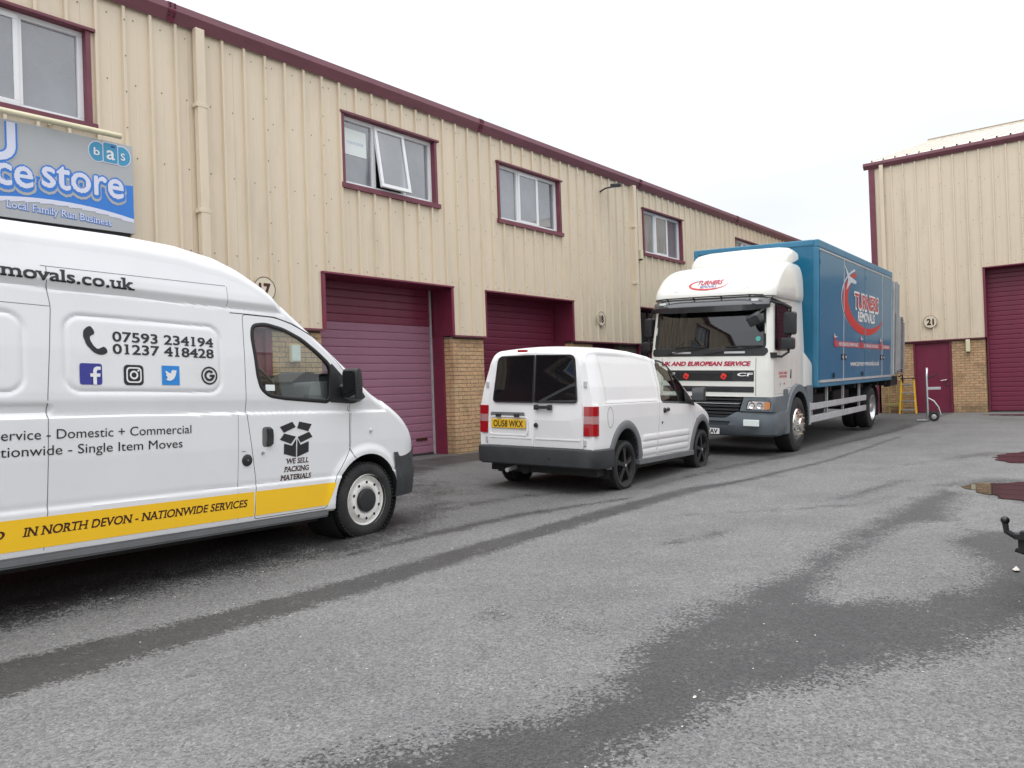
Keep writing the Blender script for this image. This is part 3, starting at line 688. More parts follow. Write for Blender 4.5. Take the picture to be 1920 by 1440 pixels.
def window(par, x0, x1, z0, z1, split=(1 / 3, 2 / 3), openi=None, blind=()):
    w = MB()
    w.box(x0, x0 + .055, -.035, .14, z0 + .05, z1 - .035); w.box(x1 - .055, x1, -.035, .14, z0 + .05, z1 - .035)
    w.box(x0 - .03, x1 + .05, -.06, .14, z1 - .033, z1); w.box(x0 - .03, x1 + .05, -.06, .14, z0 - .03, z0 + .048)
    w.add([(x0 - .03, -.06, z0 + .048), (x1 + .05, -.06, z0 + .048), (x1 + .05, -.02, z0 + .06), (x0 - .03, -.02, z0 + .06)], [(0, 1, 2, 3)])
    t = w.build('window', 'maroontrim', par)
    # white frame
    a, b, c, d = x0 + .056, x1 - .056, z0 + .052, z1 - .036; F = .062; y0, y1 = .06, .125
    f = MB(); f.box(a, b, y0, y1, c, c + F); f.box(a, b, y0, y1, d - F, d); f.box(a, a + F, y0 + .001, y1, c + F, d - F); f.box(b - F, b, y0 + .001, y1, c + F, d - F)
    xsn = [a] + [a + (b - a) * s for s in split] + [b]
    for q in xsn[1:-1]: f.box(q - .035, q + .035, y0 + .001, y1, c + F, d - F)
    f.box(a - .0, b, .02, .07, c - .02, c - .002)
    f.build('window_frame', 'upvc', t, bevel=.006)
    for i in range(len(xsn) - 1):
        l = xsn[i] + (F if i == 0 else .035); r_ = xsn[i + 1] - (F if i == len(xsn) - 2 else .035)
        if len(split) == 2 and i == 1:
            s = MB(); zz0, zz1 = c + F - .03, d - F + .03; l2, r2 = l - .03, r_ + .03
            yy = y0 - .02
            s.box(l2, r2, yy, yy + .05, zz0, zz0 + .06); s.box(l2, r2, yy, yy + .05, zz1 - .06, zz1); s.box(l2, l2 + .055, yy + .001, yy + .05, zz0 + .06, zz1 - .06); s.box(r2 - .055, r2, yy + .001, yy + .05, zz0 + .06, zz1 - .06)
            if openi is not None:
                s = MB(); H = zz1 - zz0
                s.box(l2, r2, -.025, .025, -H, -H + .06); s.box(l2, r2, -.025, .025, -.06, 0); s.box(l2, l2 + .055, -.024, .025, -H + .06, -.06); s.box(r2 - .055, r2, -.024, .025, -H + .06, -.06)
                so = s.build('opening_sash', 'upvc', t, bevel=.006); so.location = (0, yy + .02, zz1); so.rotation_euler = (R(-openi), 0, 0)
                g_ = MB().add([(l2 + .05, 0, -H + .055), (r2 - .05, 0, -H + .055), (r2 - .05, 0, -.055), (l2 + .05, 0, -.055)], [(0, 1, 2, 3)]).build('pane', 'winglass', t, recalc=False)
                g_.location = so.location; g_.rotation_euler = so.rotation_euler
            else:
                s.build('opening_sash', 'upvc', t, bevel=.006)
                MB().add([(l2 + .05, yy + .02, zz0 + .05), (r2 - .05, yy + .02, zz0 + .05), (r2 - .05, yy + .02, zz1 - .05), (l2 + .05, yy + .02, zz1 - .05)], [(0, 1, 2, 3)]).build('pane', 'winglass', t, recalc=False)
        else:
            MB().add([(l - .01, .10, c + F - .01), (r_ + .01, .10, c + F - .01), (r_ + .01, .10, d - F + .01), (l - .01, .10, d - F + .01)], [(0, 1, 2, 3)]).build('pane', 'winglass', t, recalc=False)
        if i in blind:
            MB().box(l - .02, r_ + .02, .16, .17, c, d).build('roller_blind', 'blind', t)
    return t
def shutter(par, x0, x1, z0, z1, ydoor, brickdepth, faded=None, y0=0.0):
    """recessed industrial door: lining, guides and separate slats"""
    j = MB()
    j.box(x0, x0 + .06, -.03, -.002, BASE, z1); j.box(x1 - .06, x1, -.03, -.002, BASE, z1)      # face trims
    j.box(x0, x1, -.05, ydoor + .1, z1 - .006, z1 + .022)                                                # head
    j.box(x0, x0 + .012, -.002, ydoor + .08, BASE, z1); j.box(x1 - .012, x1, -.002, ydoor + .08, BASE, z1)
    j.box(x0 + .012, x0 + .05, brickdepth, ydoor + .08, GND - .05, BASE); j.box(x1 - .05, x1 - .012, brickdepth, ydoor + .08, GND - .05, BASE)
    d = j.build('roller_shutter', 'maroon', par)
    for xa in (x0 + .05, x1 - .085): MB().box(xa, xa + .035, ydoor - .03, ydoor + .03, GND - .05, z1).build('door_guide', 'galv' if faded else 'maroon', d)
    MB().box(x0 + .08, x1 - .08, ydoor - .02, ydoor + .03, GND - .04, GND + .03).build('door_seal', 'rubber', d)
    prof = [(0.004, .002), (-.006, .008), (-.008, .03), (-.008, .11), (-.005, .128), (.004, .136)]
    mb = MB(); n = len(prof); L0, L1 = x0 + .06, x1 - .06
    mb.add([(L0, y, z) for y, z in prof] + [(L1, y, z) for y, z in prof], [(i, n + i, n + i + 1, i + 1) for i in range(n - 1)])
    mb.add([(L0, .006, -.004), (L1, .006, -.004), (L1, .006, .142), (L0, .006, .142)], [(0, 1, 2, 3)])
    z = GND + .03
    ms = {}
    for key in ('maroon', 'fadedslat'):
        me = mb.mesh('slat', recalc=False); me.materials.append(M[key]); ms[key] = me
    while z < z1 - .02:
        key = 'fadedslat' if faded and z < faded else 'maroon'
        o = bpy.data.objects.new('slat', ms[key]); COL.objects.link(o); o.parent = d; o.location = (0, ydoor, z); z += .138
    return d
def disc_sign(label, num, parent_pt, face, r=.18):
    """round cream number plate; face: rotation about z"""
    t = thing('number_sign', label, 'number sign', parent_pt, (0, 0, face), 'round unit number signs')
    MB().lathe([(0, 0.046), (r*.3,.046), (r * .3, 0), (r, 0), (r, -.012), (0, -.012)], (0, -.05, 0), 'y', 36).build('plate', 'signcream', t)
    f2 = lambda u, v, o: (u, -.062 - o, v)
    ringmesh('rim_line', circ(0, 0, r - .012, 36), circ(0, 0, r - .002, 36), f2, 'brownprint', t, .003)
    w = r * 1.05
    text('numerals', num, f2, -w / 2, -.085 * r / .18, w, .17 * r / .18, 'brownprint', t, bold=.05, off=.004)
    return t

terr = thing('industrial_terrace', 'long two-storey cream metal terrace with maroon shutters along the left side of the yard', 'building', (0, FY, 0))
ops = [(1.85, 4.03, 4.63, 5.83), (7.79, 9.92, 4.62, 5.83), (11.62, 13.75, 4.62, 5.83), (17.36, 19.55, 4.62, 5.83), (23.14, 25.3, 4.62, 5.83),
       (7.32, 10.25, 0, HEAD), (11.10, 14.12, 0, HEAD), (16.95, 19.9, 0, 3.27), (2.3, 5.3, 0, HEAD), (-1.4, 1.6, 0, HEAD), (20.6, 23.6, 0, HEAD)]
cladding(terr, -7, 29.2, BASE, 6.36, ops)
for i, (a, b, sp_, op_, bl) in enumerate([(1.85, 4.03, (1 / 3, 2 / 3), None, ()), (7.79, 9.92, (1 / 3, 2 / 3), 9, (2,)), (11.62, 13.75, (1 / 3, 2 / 3), None, (0,)), (17.36, 19.55, (1 / 3, 2 / 3), None, ()), (23.14, 25.3, (1 / 3, 2 / 3), None, ())]):
    w_ = window(terr, a, b, 4.63, 5.83, sp_, op_, bl)
    if i == 1:
        MB().box(a + .16, a + .60, .094, .097, 5.2, 5.62).build('paper_notice', 'paper', w_)
        fp = lambda u, v, o: (u, .0935 - o, v)
        text('notice_lettering', 'YAHKOOB', fp, a + .2, 5.38, .34, .045, 'lightblueprint', w_, off=.0008)
# trim along the bottom of the cladding
for a, b in ((-7, -1.4), (1.6, 2.3), (5.3, 7.32), (10.25, 11.10), (14.12, 16.95), (19.9, 20.6), (23.6, 29.2)): MB().box(a - .02, b + .02, -.052, .05, BASE - .028, BASE + .004).build('drip_flashing', 'maroontrim', terr)
# shutters
s1 = shutter(terr, 7.32, 10.25, 0, HEAD, .55, .25, faded=2.5)
flat('maker_badge', [(9.72, .42), (10.0, .42), (10.0, .47), (9.72, .47)], lambda u, v, o: (u, .532 - o, v), 'brownprint', s1, .004)
shutter(terr, 11.10, 14.12, 0, HEAD, .55, .25)
shutter(terr, 2.3, 5.3, 0, HEAD, .55, .25)
MB().box(5.45, 6.35, .10, .16, GND, BASE - .03).build('personnel_door', 'maroon', terr)
MB().box(5.32, 5.45, .05, .25, GND, BASE - .03).box(6.35, 6.45, .05, .25, GND, BASE - .03).build('door_frame', 'maroon', terr)
shutter(terr, -1.4, 1.6, 0, HEAD, .55, .25); shutter(terr, 20.6, 23.6, 0, HEAD, .55, .25)
brick_pier(terr, 6.45, 7.31, .03, .25, right=True, left=True)
brick_pier(terr, 10.24, 11.09, .03, .25, left=True, right=True)
brick_pier(terr, 14.13, 14.9, .03, .25, left=True)
# plain walls further along, behind the vehicles
for a, b in ((16.1, 16.93), (1.62, 2.28), (-7, -1.42), (19.92, 20.58), (23.62, 29.2)):
    MB().box(a, b, .05, .3, GND - .05, BASE - .03).build('rendered_wall', 'mortar', terr)
dd = MB().box(14.92, 16.08, .18, .24, GND, BASE - .03).build('personnel_door', 'maroon', terr)
MB().box(15.8, 15.92, .13, .17, 1.15, 1.18).build('door_handle', 'alu', dd)
ge = MB(); ge.box(16.95, 17.0, -.03, .3, GND, 3.27); ge.box(16.95, 19.9, -.03, .3, 3.245, 3.275); ge.box(19.85, 19.9, -.03, .3, GND, 3.27)
for x in (17.0, 17.95, 18.9, 19.8): ge.box(x, x + .05, .26, .31, GND, 3.24)
ge.box(17.0, 19.85, .262, .308, 2.3, 2.36); ge.box(17.0, 19.85, .262, .308, GND, GND + .12)
gent = ge.build('glazed_entrance', 'maroon', terr)
MB().add([(17.0, .285, GND), (19.85, .285, GND), (19.85, .285, 3.24), (17.0, .285, 3.24)], [(0, 1, 2, 3)]).build('pane', 'tint', gent, recalc=False)
# gutter with jointing straps
gp_ = [(-.02, 6.27), (-.05, 6.255), (-.135, 6.385), (-.13, 6.475), (-.10, 6.49), (.05, 6.49)]
g = MB(); n = len(gp_); g.add([(-7, y, z) for y, z in gp_] + [(29.25, y, z) for y, z in gp_], [(i, i + 1, n + i + 1, n + i) for i in range(n - 1)] + [tuple(range(n)), tuple(range(2 * n - 1, n - 1, -1))])
gut = g.build('gutter', 'gutter', terr)
gj = MB()
for x in (5.02, 11.08, 17.14, 23.2):
    q = [(y * 1.04 - .002, z + (.003 if z > 6.4 else -.004)) for y, z in gp_]
    gj.add([(x - .05, y, z) for y, z in q] + [(x + .05, y, z) for y, z in q], [(i, i + 1, n + i + 1, n + i) for i in range(n - 1)])
gj.build('gutter_joint', 'maroon', gut, recalc=False)
gb = MB()
for x in (5.02, 11.08, 17.14, 23.2):
    for dx in (-.03, .03):
        for y, z in ((-.12, 6.345), (-.10, 6.315), (-.143, 6.42), (-.141, 6.455)): gb.box(x + dx - .008, x + dx + .008, y - .012, y + .01, z - .008, z + .008)
gb.build('bolt', 'rubber', gut)
# downpipes
for x in (5.33, 16.76):
    p = MB().box(x, x + .125, -.13, -.03, BASE if x > 10 else .2, 6.27).build('downpipe', 'cladding', terr, bevel=.008)
    for z in (5.24, 3.83): MB().box(x - .025, x + .14, -.134, -.02, z - .026, z + .026).build('pipe_bracket', 'cladding', p, bevel=.004)
# shell of the building: back wall, ends, floor slab, roof
sh = MB(); sh.box(-7, 29.2, 11.8, 12, 0, 6.5); sh.box(-7, -6.9, .05, 11.8, 0, 6.4); sh.box(29.1, 29.2, .05, 11.8, 0, 6.4)
sh.box(-6.9, 29.1, .7, 11.8, 3.3, 3.5); sh.box(-6.9, 29.1, 4.0, 4.1, 3.5, 6.2); sh.box(-6.9, 29.1, .75, .8, 0.1, 3.3); sh.box(-6.9, 29.1, .15, 4.0, 6.2, 6.25)
sh.add([(-7, -.08, 6.47), (29.2, -.08, 6.47), (29.2, 6, 7.35), (-7, 6, 7.35), (-7, 12, 6.47), (29.2, 12, 6.47)], [(0, 1, 2, 3), (3, 2, 5, 4)])
sh.build('building_shell', 'roomwall', terr)
# ceiling light seen through the fourth window
MB().box(17.9, 18.5, 1.2, 1.35, 6.10, 6.16).build('ceiling_light', 'paper', terr)

disc_sign('round cream number 17 plate half hidden behind the removals van roof', '17', (6.29, FY, 2.86), 0)
disc_sign('round cream number 18 plate on the cladding right of the second shutter', '18', (15.18, FY, 2.87), 0, .17)
# small fittings on the front
t = thing('floodlight', 'slim dark floodlight head on a short arm high on the cladding below the gutter', 'floodlight', (15.3, FY, 5.86))
MB().tube([(.1, 0, .02), (.12, -.15, .08), (.2, -.3, .1)], .018).build('arm', 'chassis', t)
h = MB().box(-.28, .24, -.12, .12, -.03, .055).build('lamp_head', 'greyplastic', t, bevel=.02); h.location = (.15, -.42, .09); h.rotation_euler = (0, R(-14), R(28))
h2 = MB().box(-.24, .20, -.10, .10, -.042, -.031).build('lens', 'alu', t); h2.location = h.location; h2.rotation_euler = h.rotation_euler
t = thing('sensor_box', 'slim cream alarm sensor box with dark underside beside the second downpipe', 'sensor', (17.08, FY, 4.44))
MB().box(-.06, .06, -.13, -.03, .02, .26).build('housing', 'cream', t, bevel=.01); MB().lathe([(0, -.01), (.05, 0), (.06, .02), (.0, .021)], (0, -.08, 0), 'z', 16).build('sensor_eye', 'chassis', t)
MB().box(-.05, .05, -.03, 0, .1, .2).build('bracket', 'cream', t)
t = thing('meter_box', 'small white box fixed to the brick pier, seen through the van window', 'meter box', (6.8, FY + .03, 1.82))
MB().box(-.08, .08, -.07, -.002, 0, .26).build('housing', 'cream', t, bevel=.008); MB().box(-.07, .07, -.078, -.0705, .02, .24).build('cover', 'paper', t)
# shop sign
t = thing('shop_sign', 'grey and blue shop sign reading "ce store" above the white removals van', 'shop sign', (0, FY, 0))
MB().box(-1.6, 4.45, -.125, -.04, 3.39, 4.48).build('sign_board', 'signgrey', t, bevel=.004)
MB().box(-1.6, 4.40, -.10, -.04, 3.33, 3.389).build('sign_ledge', 'chassis', t)
fs_ = lambda u, v, o: (u, -.125 - o, v)
def band(pts, m, off): return flat('blue_band' if m == 'signblue' else 'pale_swoosh', pts, fs_, m, t, off)
lo = [(4.44 - i * .15, max(3.45, 3.66 - .125 * (4.44 - i * .15 - 3.6) ** 2)) for i in range(41)]
lo = [(x, z) for x, z in lo if x > -1.58]
band([(-1.58, 3.80), (3.0, 3.87), (4.44, 3.985)] + lo, 'signblue', .002)
ringv = MB()
for (a, b), (c, d) in zip(lo[:-1], lo[1:]): ringv.add([fs_(a, b, .003), fs_(c, d, .003), fs_(c, d - .06, .003), fs_(a, b - .045, .003)], [(0, 1, 2, 3)])
ringv.build('pale_swoosh', 'signpale', t, recalc=False)
for nm, bo, m_, of in (('lettering_outline', .10, 'signgrey', .005), ('lettering_outline', .065, 'signblue', .007), ('lettering', .018, 'signpale', .009)):
    ex = bo * .40
    text(nm, 'store', fs_, 3.42 - ex, 3.81 - ex, .90 + 2 * ex, .325 + 2 * ex, m_, t, bold=bo, off=of)
    text(nm, 'Appliance', fs_, 1.62 - ex, 3.76 - ex, 1.70 + 2 * ex, .33 + 2 * ex, m_, t, bold=bo, off=of)
fl = lambda u, v, o: fs_(u, v - .03 * max(0, u - 3.0) - .035 * max(0, u - 3.4) ** 2, o)
text('small_lettering', 'Local Family Run Business', fl, 3.05, 3.50, 1.12, .085, 'signblue', t, bold=.05, slab=.05, off=.004)
text('small_lettering', 'Local Family Run Business', fl, 3.055, 3.503, 1.11, .08, 'signpale', t, bold=.0, slab=.03, off=.006)
for nm, w_, m_, of in (('initial_outline', .15, 'signgrey', .004), ('initial_outline', .125, 'signblue', .006), ('initial', .085, 'signpale', .008)):
    U = [(3.12, 4.45), (3.12, 4.2)] + [(2.98 + .14 * math.cos(a), 4.18 + .13 * math.sin(a)) for a in np.linspace(0, -PI, 10)] + [(2.84, 4.2), (2.84, 4.45)]
    vs = []; fsx = []
    for i, p in enumerate(U):
        a, b = Vector(U[max(i - 1, 0)]), Vector(U[min(i + 1, len(U) - 1)]); d = (b - a).normalized(); nn = Vector((d.y, -d.x)) * w_ / 2
        vs += [fs_(p[0] + nn.x, min(p[1] + nn.y, 4.475), of), fs_(p[0] - nn.x, min(p[1] - nn.y, 4.475), of)]
        if i: fsx.append((2 * i - 2, 2 * i - 1, 2 * i + 1, 2 * i))
    MB().add(vs, fsx).build(nm, m_, t, recalc=False)
# bas logo
for cx, r_, rx in ((4.03, .115, .095), (4.315, .115, .1)):
    flat('logo_outline', circ(cx, 4.325, rx + .012, 28, r_ + .012), fs_, 'signpale', t, .003); flat('logo_disc', circ(cx, 4.325, rx, 28, r_), fs_, 'signteal', t, .005)
flat('logo_outline', rrect(4.088, 4.272, 4.208, 4.462, .03), fs_, 'signpale', t, .006); flat('logo_box', rrect(4.098, 4.262, 4.218, 4.452, .025), fs_, 'signteal', t, .008)
flat('logo_detail', rrect(4.185, 4.235, 4.405, 4.43, .01), fs_, 'navy', t, .010)
text('logo_letter', 'b', fs_, 3.985, 4.28, .07, .09, 'white', t, bold=.02, off=.011); text('logo_letter', 'a', fs_, 4.13, 4.26, .10, .16, 'white', t, bold=.02, off=.011); text('logo_letter', 's', fs_, 4.30, 4.275, .05, .13, 'white', t, bold=.01, off=.011)
t = thing('sign_light_tube', 'cream tubular sign light mounted above the grey and blue shop sign', 'sign light', (0, FY, 0))
MB().tube([(-1.5, -.22, 4.50), (4.27, -.22, 4.54)], .034, 14).build('tube', 'cream', t, smooth=50)
for x in (-.2, 1.6, 3.55): MB().bar((x, -.22, 4.53), (x, 0, 4.56), .03).build('bracket', 'cream', t)
t = thing('roof_aerial', 'thin television aerial standing behind the roof line above the second window', 'aerial', (11.9, 12.5, 6.6))
MB().tube([(0, 0, 0), (0, 0, 1.35)], .014).build('mast', 'galv', t)
a_ = MB().tube([(-.5, 0, 1.25), (.5, 0, 1.3)], .008)
for k in range(7): a_.tube([(-.45 + k * .15, -.18, 1.255 + k * .007), (-.45 + k * .15, .18, 1.255 + k * .007)], .005)
a_.build('antenna_rods', 'galv', t)

# end building, square to the terrace
endb = thing('end_building', 'tall cream metal building with maroon door and shutter closing the far end', 'building', (FX, 0, 0), (0, 0, R(-90)))
eo = [(-3.40, -.35, 0, 4.33)]
cladding(endb, -6.30, 9, BASE, 7.9, [(-3.40, -.35, 0, 4.33), (1.2, 4.2, 0, 4.33)], rib0=-5.72, screws_rows=(2.45, 4.45, 5.75, 6.9))
def shutter2(x0, x1):
    z1 = 4.33; j = MB()
    j.box(x0, x0 + .06, -.03, -.002, BASE, z1); j.box(x1 - .06, x1, -.03, -.002, BASE, z1); j.box(x0, x1, -.05, .5, z1 - .006, z1 + .025)
    j.box(x0, x0 + .015, -.002, .5, BASE, z1); j.box(x1 - .015, x1, -.002, .5, BASE, z1); j.box(x0 + .015, x0 + .05, .2, .5, GND - .05, BASE); j.box(x1 - .05, x1 - .015, .2, .5, GND - .05, BASE)
    d = j.build('roller_shutter', 'maroon', endb)
    prof = [(0.004, .002), (-.006, .008), (-.008, .03), (-.008, .11), (-.005, .128), (.004, .136)]; n = len(prof); mb = MB()
    mb.add([(x0 + .05, y, z) for y, z in prof] + [(x1 - .05, y, z) for y, z in prof], [(i, n + i, n + i + 1, i + 1) for i in range(n - 1)])
    mb.add([(x0, .006, -.004), (x1, .006, -.004), (x1, .006, .142), (x0, .006, .142)], [(0, 1, 2, 3)])
    me = mb.mesh('slat', recalc=False); me.materials.append(M['maroon']); z = GND + .03
    MB().box(x0 + .05, x1 - .05, .36, .42, GND - .04, GND + .03).build('door_seal', 'rubber', d)
    while z < z1 - .02:
        o = bpy.data.objects.new('slat', me); COL.objects.link(o); o.parent = d; o.location = (0, .4, z); z += .138
shutter2(-3.40, -.35); shutter2(1.2, 4.2)
MB().box(-6.28, -3.41, -.052, .05, BASE - .028, BASE + .004).build('drip_flashing', 'maroontrim', endb)
brick_pier(endb, -6.25, -5.30, .03, .3); brick_pier(endb, -4.27, -3.42, .03, .2, right=True)
MB().box(-.33, 1.18, .05, .3, GND - .05, BASE - .03).build('brick_wall', 'brick', endb)
pdr = MB(); pdr.box(-5.29, -5.24, .0, .2, GND, BASE - .03); pdr.box(-4.33, -4.28, .0, .2, GND, BASE - .03); pdr.box(-5.24, -4.33, .0, .2, BASE - .08, BASE - .03); pdr.box(-5.24, -4.33, .06, .11, GND + .01, BASE - .08)
pdo = pdr.build('personnel_door', 'maroon', endb)
MB().tube([(-4.42, .05, 1.13), (-4.42, -.02, 1.13), (-4.58, -.02, 1.11)], .013).build('door_handle', 'chrome', pdo); MB().lathe([(0, 0), (.03, 0), (.03, .012), (0, .012)], (-4.42, .045, 1.0), 'y', 14, -1).build('lock', 'chrome', pdo)
MB().box(-6.37, -6.30, -.04, .2, GND, 7.86).build('corner_trim', 'maroontrim', endb); MB().box(-6.30, -6.20, -.04, -.002, BASE, 7.86).build('corner_trim', 'maroontrim', endb)
q = MB().box(-6.04, -5.93, -.12, -.03, 2.0, 7.86).build('downpipe', 'cladding', endb, bevel=.008)
g = MB(); G2 = [(-.02, 7.80), (-.05, 7.79), (-.14, 7.90), (-.135, 7.98), (-.10, 7.995), (.05, 7.995)]
g.add([(-6.50, y, z) for y, z in G2] + [(9, y, z) for y, z in G2], [(i, i + 1, n + i + 1, n + i) for n in (6,) for i in range(5)] + [tuple(range(6)), tuple(range(11, 5, -1))])
g.build('gutter', 'gutter', endb)
# roof slope with standing ribs, in metre-wide sheets
for k in range(16):
    x0 = -6.42 + k; x1 = min(x0 + 1, 9); mb = MB()
    D, Z0, Z1 = 9.6, 8.01, 10.88
    xs_ = [x0]
    for r_ in range(3): c = x0 + .1667 + r_ / 3; xs_ += [c - .03, c - .015, c + .015, c + .03]
    xs_.append(x1); ysn = [0] + [0, .05, .05, 0] * 3 + [0]
    for i in range(len(xs_) - 1): mb.add([(xs_[i], -.05, Z0 + ysn[i]), (xs_[i + 1], -.05, Z0 + ysn[i + 1]), (xs_[i + 1], D, Z1 + ysn[i + 1]), (xs_[i], D, Z1 + ysn[i])], [(0, 1, 2, 3)])
    mb.build('roof_sheet', 'roofcream', endb, recalc=False)
MB().box(-6.42, 9, 9.5, 9.9, 10.75, 10.93).build('ridge_cap', 'roofcream', endb)
s = MB(); s.box(-6.3, 9, .6, .7, 0, 7.9); s.box(-6.32, -6.3, .05, 19, 0, 7.9); s.box(9, 9.1, .05, 19, 0, 7.9); s.add([(-6.42, 9.6, 11.0), (9, 9.6, 11.0), (9, 19.2, 7.95), (-6.42, 19.2, 7.95)], [(0, 1, 2, 3)])
s.build('building_shell', 'cladding', endb)
disc_sign('round cream number 21 plate on the end building above the maroon personnel door', '21', (FX, 4.79, 2.89), R(-90), .19)
t = thing('bulkhead_lamp', 'slim cream wall lamp fixed to the brickwork beside the far shutter', 'wall lamp', (FX, 3.83, 1.93), (0, 0, R(-90)))
MB().box(-.055, .055, -.11, -.02, 0, .36).build('housing', 'cream', t, bevel=.02); MB().box(-.045, .045, -.1, -.03, -.02, -.0).build('cap', 'chassis', t); MB().box(-.03, .03, -.02, .028, .1, .25).build('bracket', 'cream', t)
t = thing('gas_pipe', 'yellow gas pipe and valve rising up the brick wall behind the lorry', 'gas pipe', (FX, 5.9, GND), (0, 0, R(-90)))
MB().tube([(-.1, -.1, 0), (-.1, -.1, .9), (.05, -.1, .98), (.05, -.1, 1.2)], .028, 10).build('riser', 'pipeyellow', t, smooth=50); MB().tube([(.12, -.1, .25), (.12, -.1, 1.05), (.12, 0, 1.05)], .022, 10).build('riser', 'pipeyellow', t, smooth=50)
MB().box(-.16, .2, -.14, -.06, .22, .3).build('valve', 'pipeyellow', t, bevel=.01)
# rest of the estate: a plain row on the other side of the yard, behind the photographer
opp = thing('opposite_terrace', 'plain cream metal industrial terrace on the opposite side of the yard', 'building', (22, -14, 0), (0, 0, R(180)))
cladding(opp, 0, 32, BASE, 6.3, [(a, a + 3, 0, HEAD) for a in (2, 8, 14, 20, 26)], screws_rows=())
o_ = MB()
for a in (0, 5, 11, 17, 23, 29): o_.box(a, min(a + 3, 32), .05, .3, 0, BASE)
o_.build('rendered_wall', 'mortar', opp); o_ = MB()
for a in (2, 8, 14, 20, 26): o_.box(a, a + 3, .4, .5, 0, HEAD)
o_.build('shutter_door', 'maroon', opp); MB().box(0, 32, -.12, .1, 6.25, 6.45).build('gutter', 'gutter', opp); MB().box(0, 32, .6, 9, 0, 6.4).build('building_shell', 'roomwall', opp)

# ------------------------------------------------------------------ vehicle tools
def loft_body(xs, zb, zc, W, r, camber, nz=60, bottom_in=.02):
    """closed shell lofted along x; zb, zc, r, camber: functions of x; W(x, z): half width"""
    rings = []
    for x in xs:
        b, t, rr = zb(x), zc(x), r(x); t = max(t, b + .03); rr = min(rr, (t - b) * .45)
        pts = [(0, b)]
        w0 = W(x, b); pts += [(w0 * .6, b), (w0 - bottom_in, b)]
        for z in np.linspace(b + bottom_in, t - rr, nz): pts.append((W(x, z), z))
        wt = W(x, t - rr)
        for k in range(1, 8):
            a = k / 8 * PI / 2; pts.append((wt - rr * (1 - math.cos(a)), t - rr + rr * math.sin(a)))
        wi = wt - rr; cb = camber(x)
        for k in range(0, 9):
            u = 1 - k / 8; pts.append((wi * u, t + cb * (1 - u * u)))
        ring = [(x, -y, z) for y, z in pts] + [(x, y, z) for y, z in reversed(pts[1:-1])]
        rings.append(ring)
    n = len(rings[0]); vs = [p for rg in rings for p in rg]; fs = []
    for i in range(len(rings) - 1):
        fs += [(i * n + k, i * n + (k + 1) % n, (i + 1) * n + (k + 1) % n, (i + 1) * n + k) for k in range(n)]
    c0 = len(vs); vs.append((xs[0], 0, (zb(xs[0]) + zc(xs[0])) / 2)); c1 = len(vs); vs.append((xs[-1], 0, (zb(xs[-1]) + zc(xs[-1])) / 2))
    m = (len(rings) - 1) * n
    fs += [(c0, (k + 1) % n, k) for k in range(n)] + [(c1, m + k, m + (k + 1) % n) for k in range(n)]
    bm = bmesh.new(); V = [bm.verts.new(v) for v in vs]
    for f in fs:
        if len(set(f)) == len(f): bm.faces.new([V[i] for i in f])
    bmesh.ops.recalc_face_normals(bm, faces=bm.faces)
    me = bpy.data.meshes.new('body'); bm.to_mesh(me); bm.free(); return me
def prism_y(poly, y0, y1):
    me = MB().prism(poly, lambda u, v: (u, y0, v), lambda u, v: (u, y1, v)).mesh('cut'); return me
def prism_x(poly, x0, x1): return MB().prism(poly, lambda u, v: (x0, u, v), lambda u, v: (x1, u, v)).mesh('cut')
def cyl_y(cx, cz, r, y0, y1, n=48): return prism_y(circ(cx, cz, r, n), y0, y1)
def bvh(me): return BVHTree.FromPolygons([v.co.copy() for v in me.vertices], [tuple(p.vertices) for p in me.polygons])
def paint(me, outer, inner, tree, smooth=28, tol=.006):
    """faces away from the original skin are cut edges or the inside: trim colour"""
    me.materials.clear(); me.materials.append(M[outer]); me.materials.append(M[inner])
    for p in me.polygons:
        c = Vector(p.center); h = tree.find_nearest(c); p.material_index = 1 if h[0] is None or h[3] > tol else 0
    shade(me, smooth); return me
def tyre(par, r, w, rimr, c, side, wallround=.03, tread=True):
    """tyre with rounded shoulders and tread grooves; side = +1/-1 is the outward y direction"""
    pr = [(rimr, .01), (rimr + .01, .0), (rimr + (r - rimr) * .5, -.008), (r - wallround, 0.004), (r - wallround * .3, .016), (r, wallround * 1.1)]
    for k in range(4):
        a = w * (.22 + .16 * k); pr += [(r, a), (r - .008, a + .003), (r - .008, a + .011), (r, a + .014)]
    pr += [(r, w - wallround), (r - wallround * .3, w - .012), (r - wallround, w - .004), (rimr, w - .01), (rimr - .01, w - .03), (rimr - .012, .03), (rimr, .01)]
    o = MB().lathe([(a, -b) for a, b in pr], c, 'y', 56, side).build('tyre', 'rubber', par, smooth=40)
    if tread:
        mb = MB(); n = 60
        for k in range(n):
            a = 2 * PI * k / n; ca, sa = math.cos(a), math.sin(a)
            for y0, y1 in ((.02, .2), (.8, .98)):
                p0 = Vector((c[0] + (r - .004) * ca, c[1] - side * w * y0, c[2] + (r - .004) * sa)); p1 = Vector((c[0] + (r - .004) * ca, c[1] - side * w * y1, c[2] + (r - .004) * sa))
                mb.bar(p0, p1, .012, .012, up=(ca, 0, sa))
        tag(mb.build('tread_block', 'rubber', o), kind='stuff')
    return o

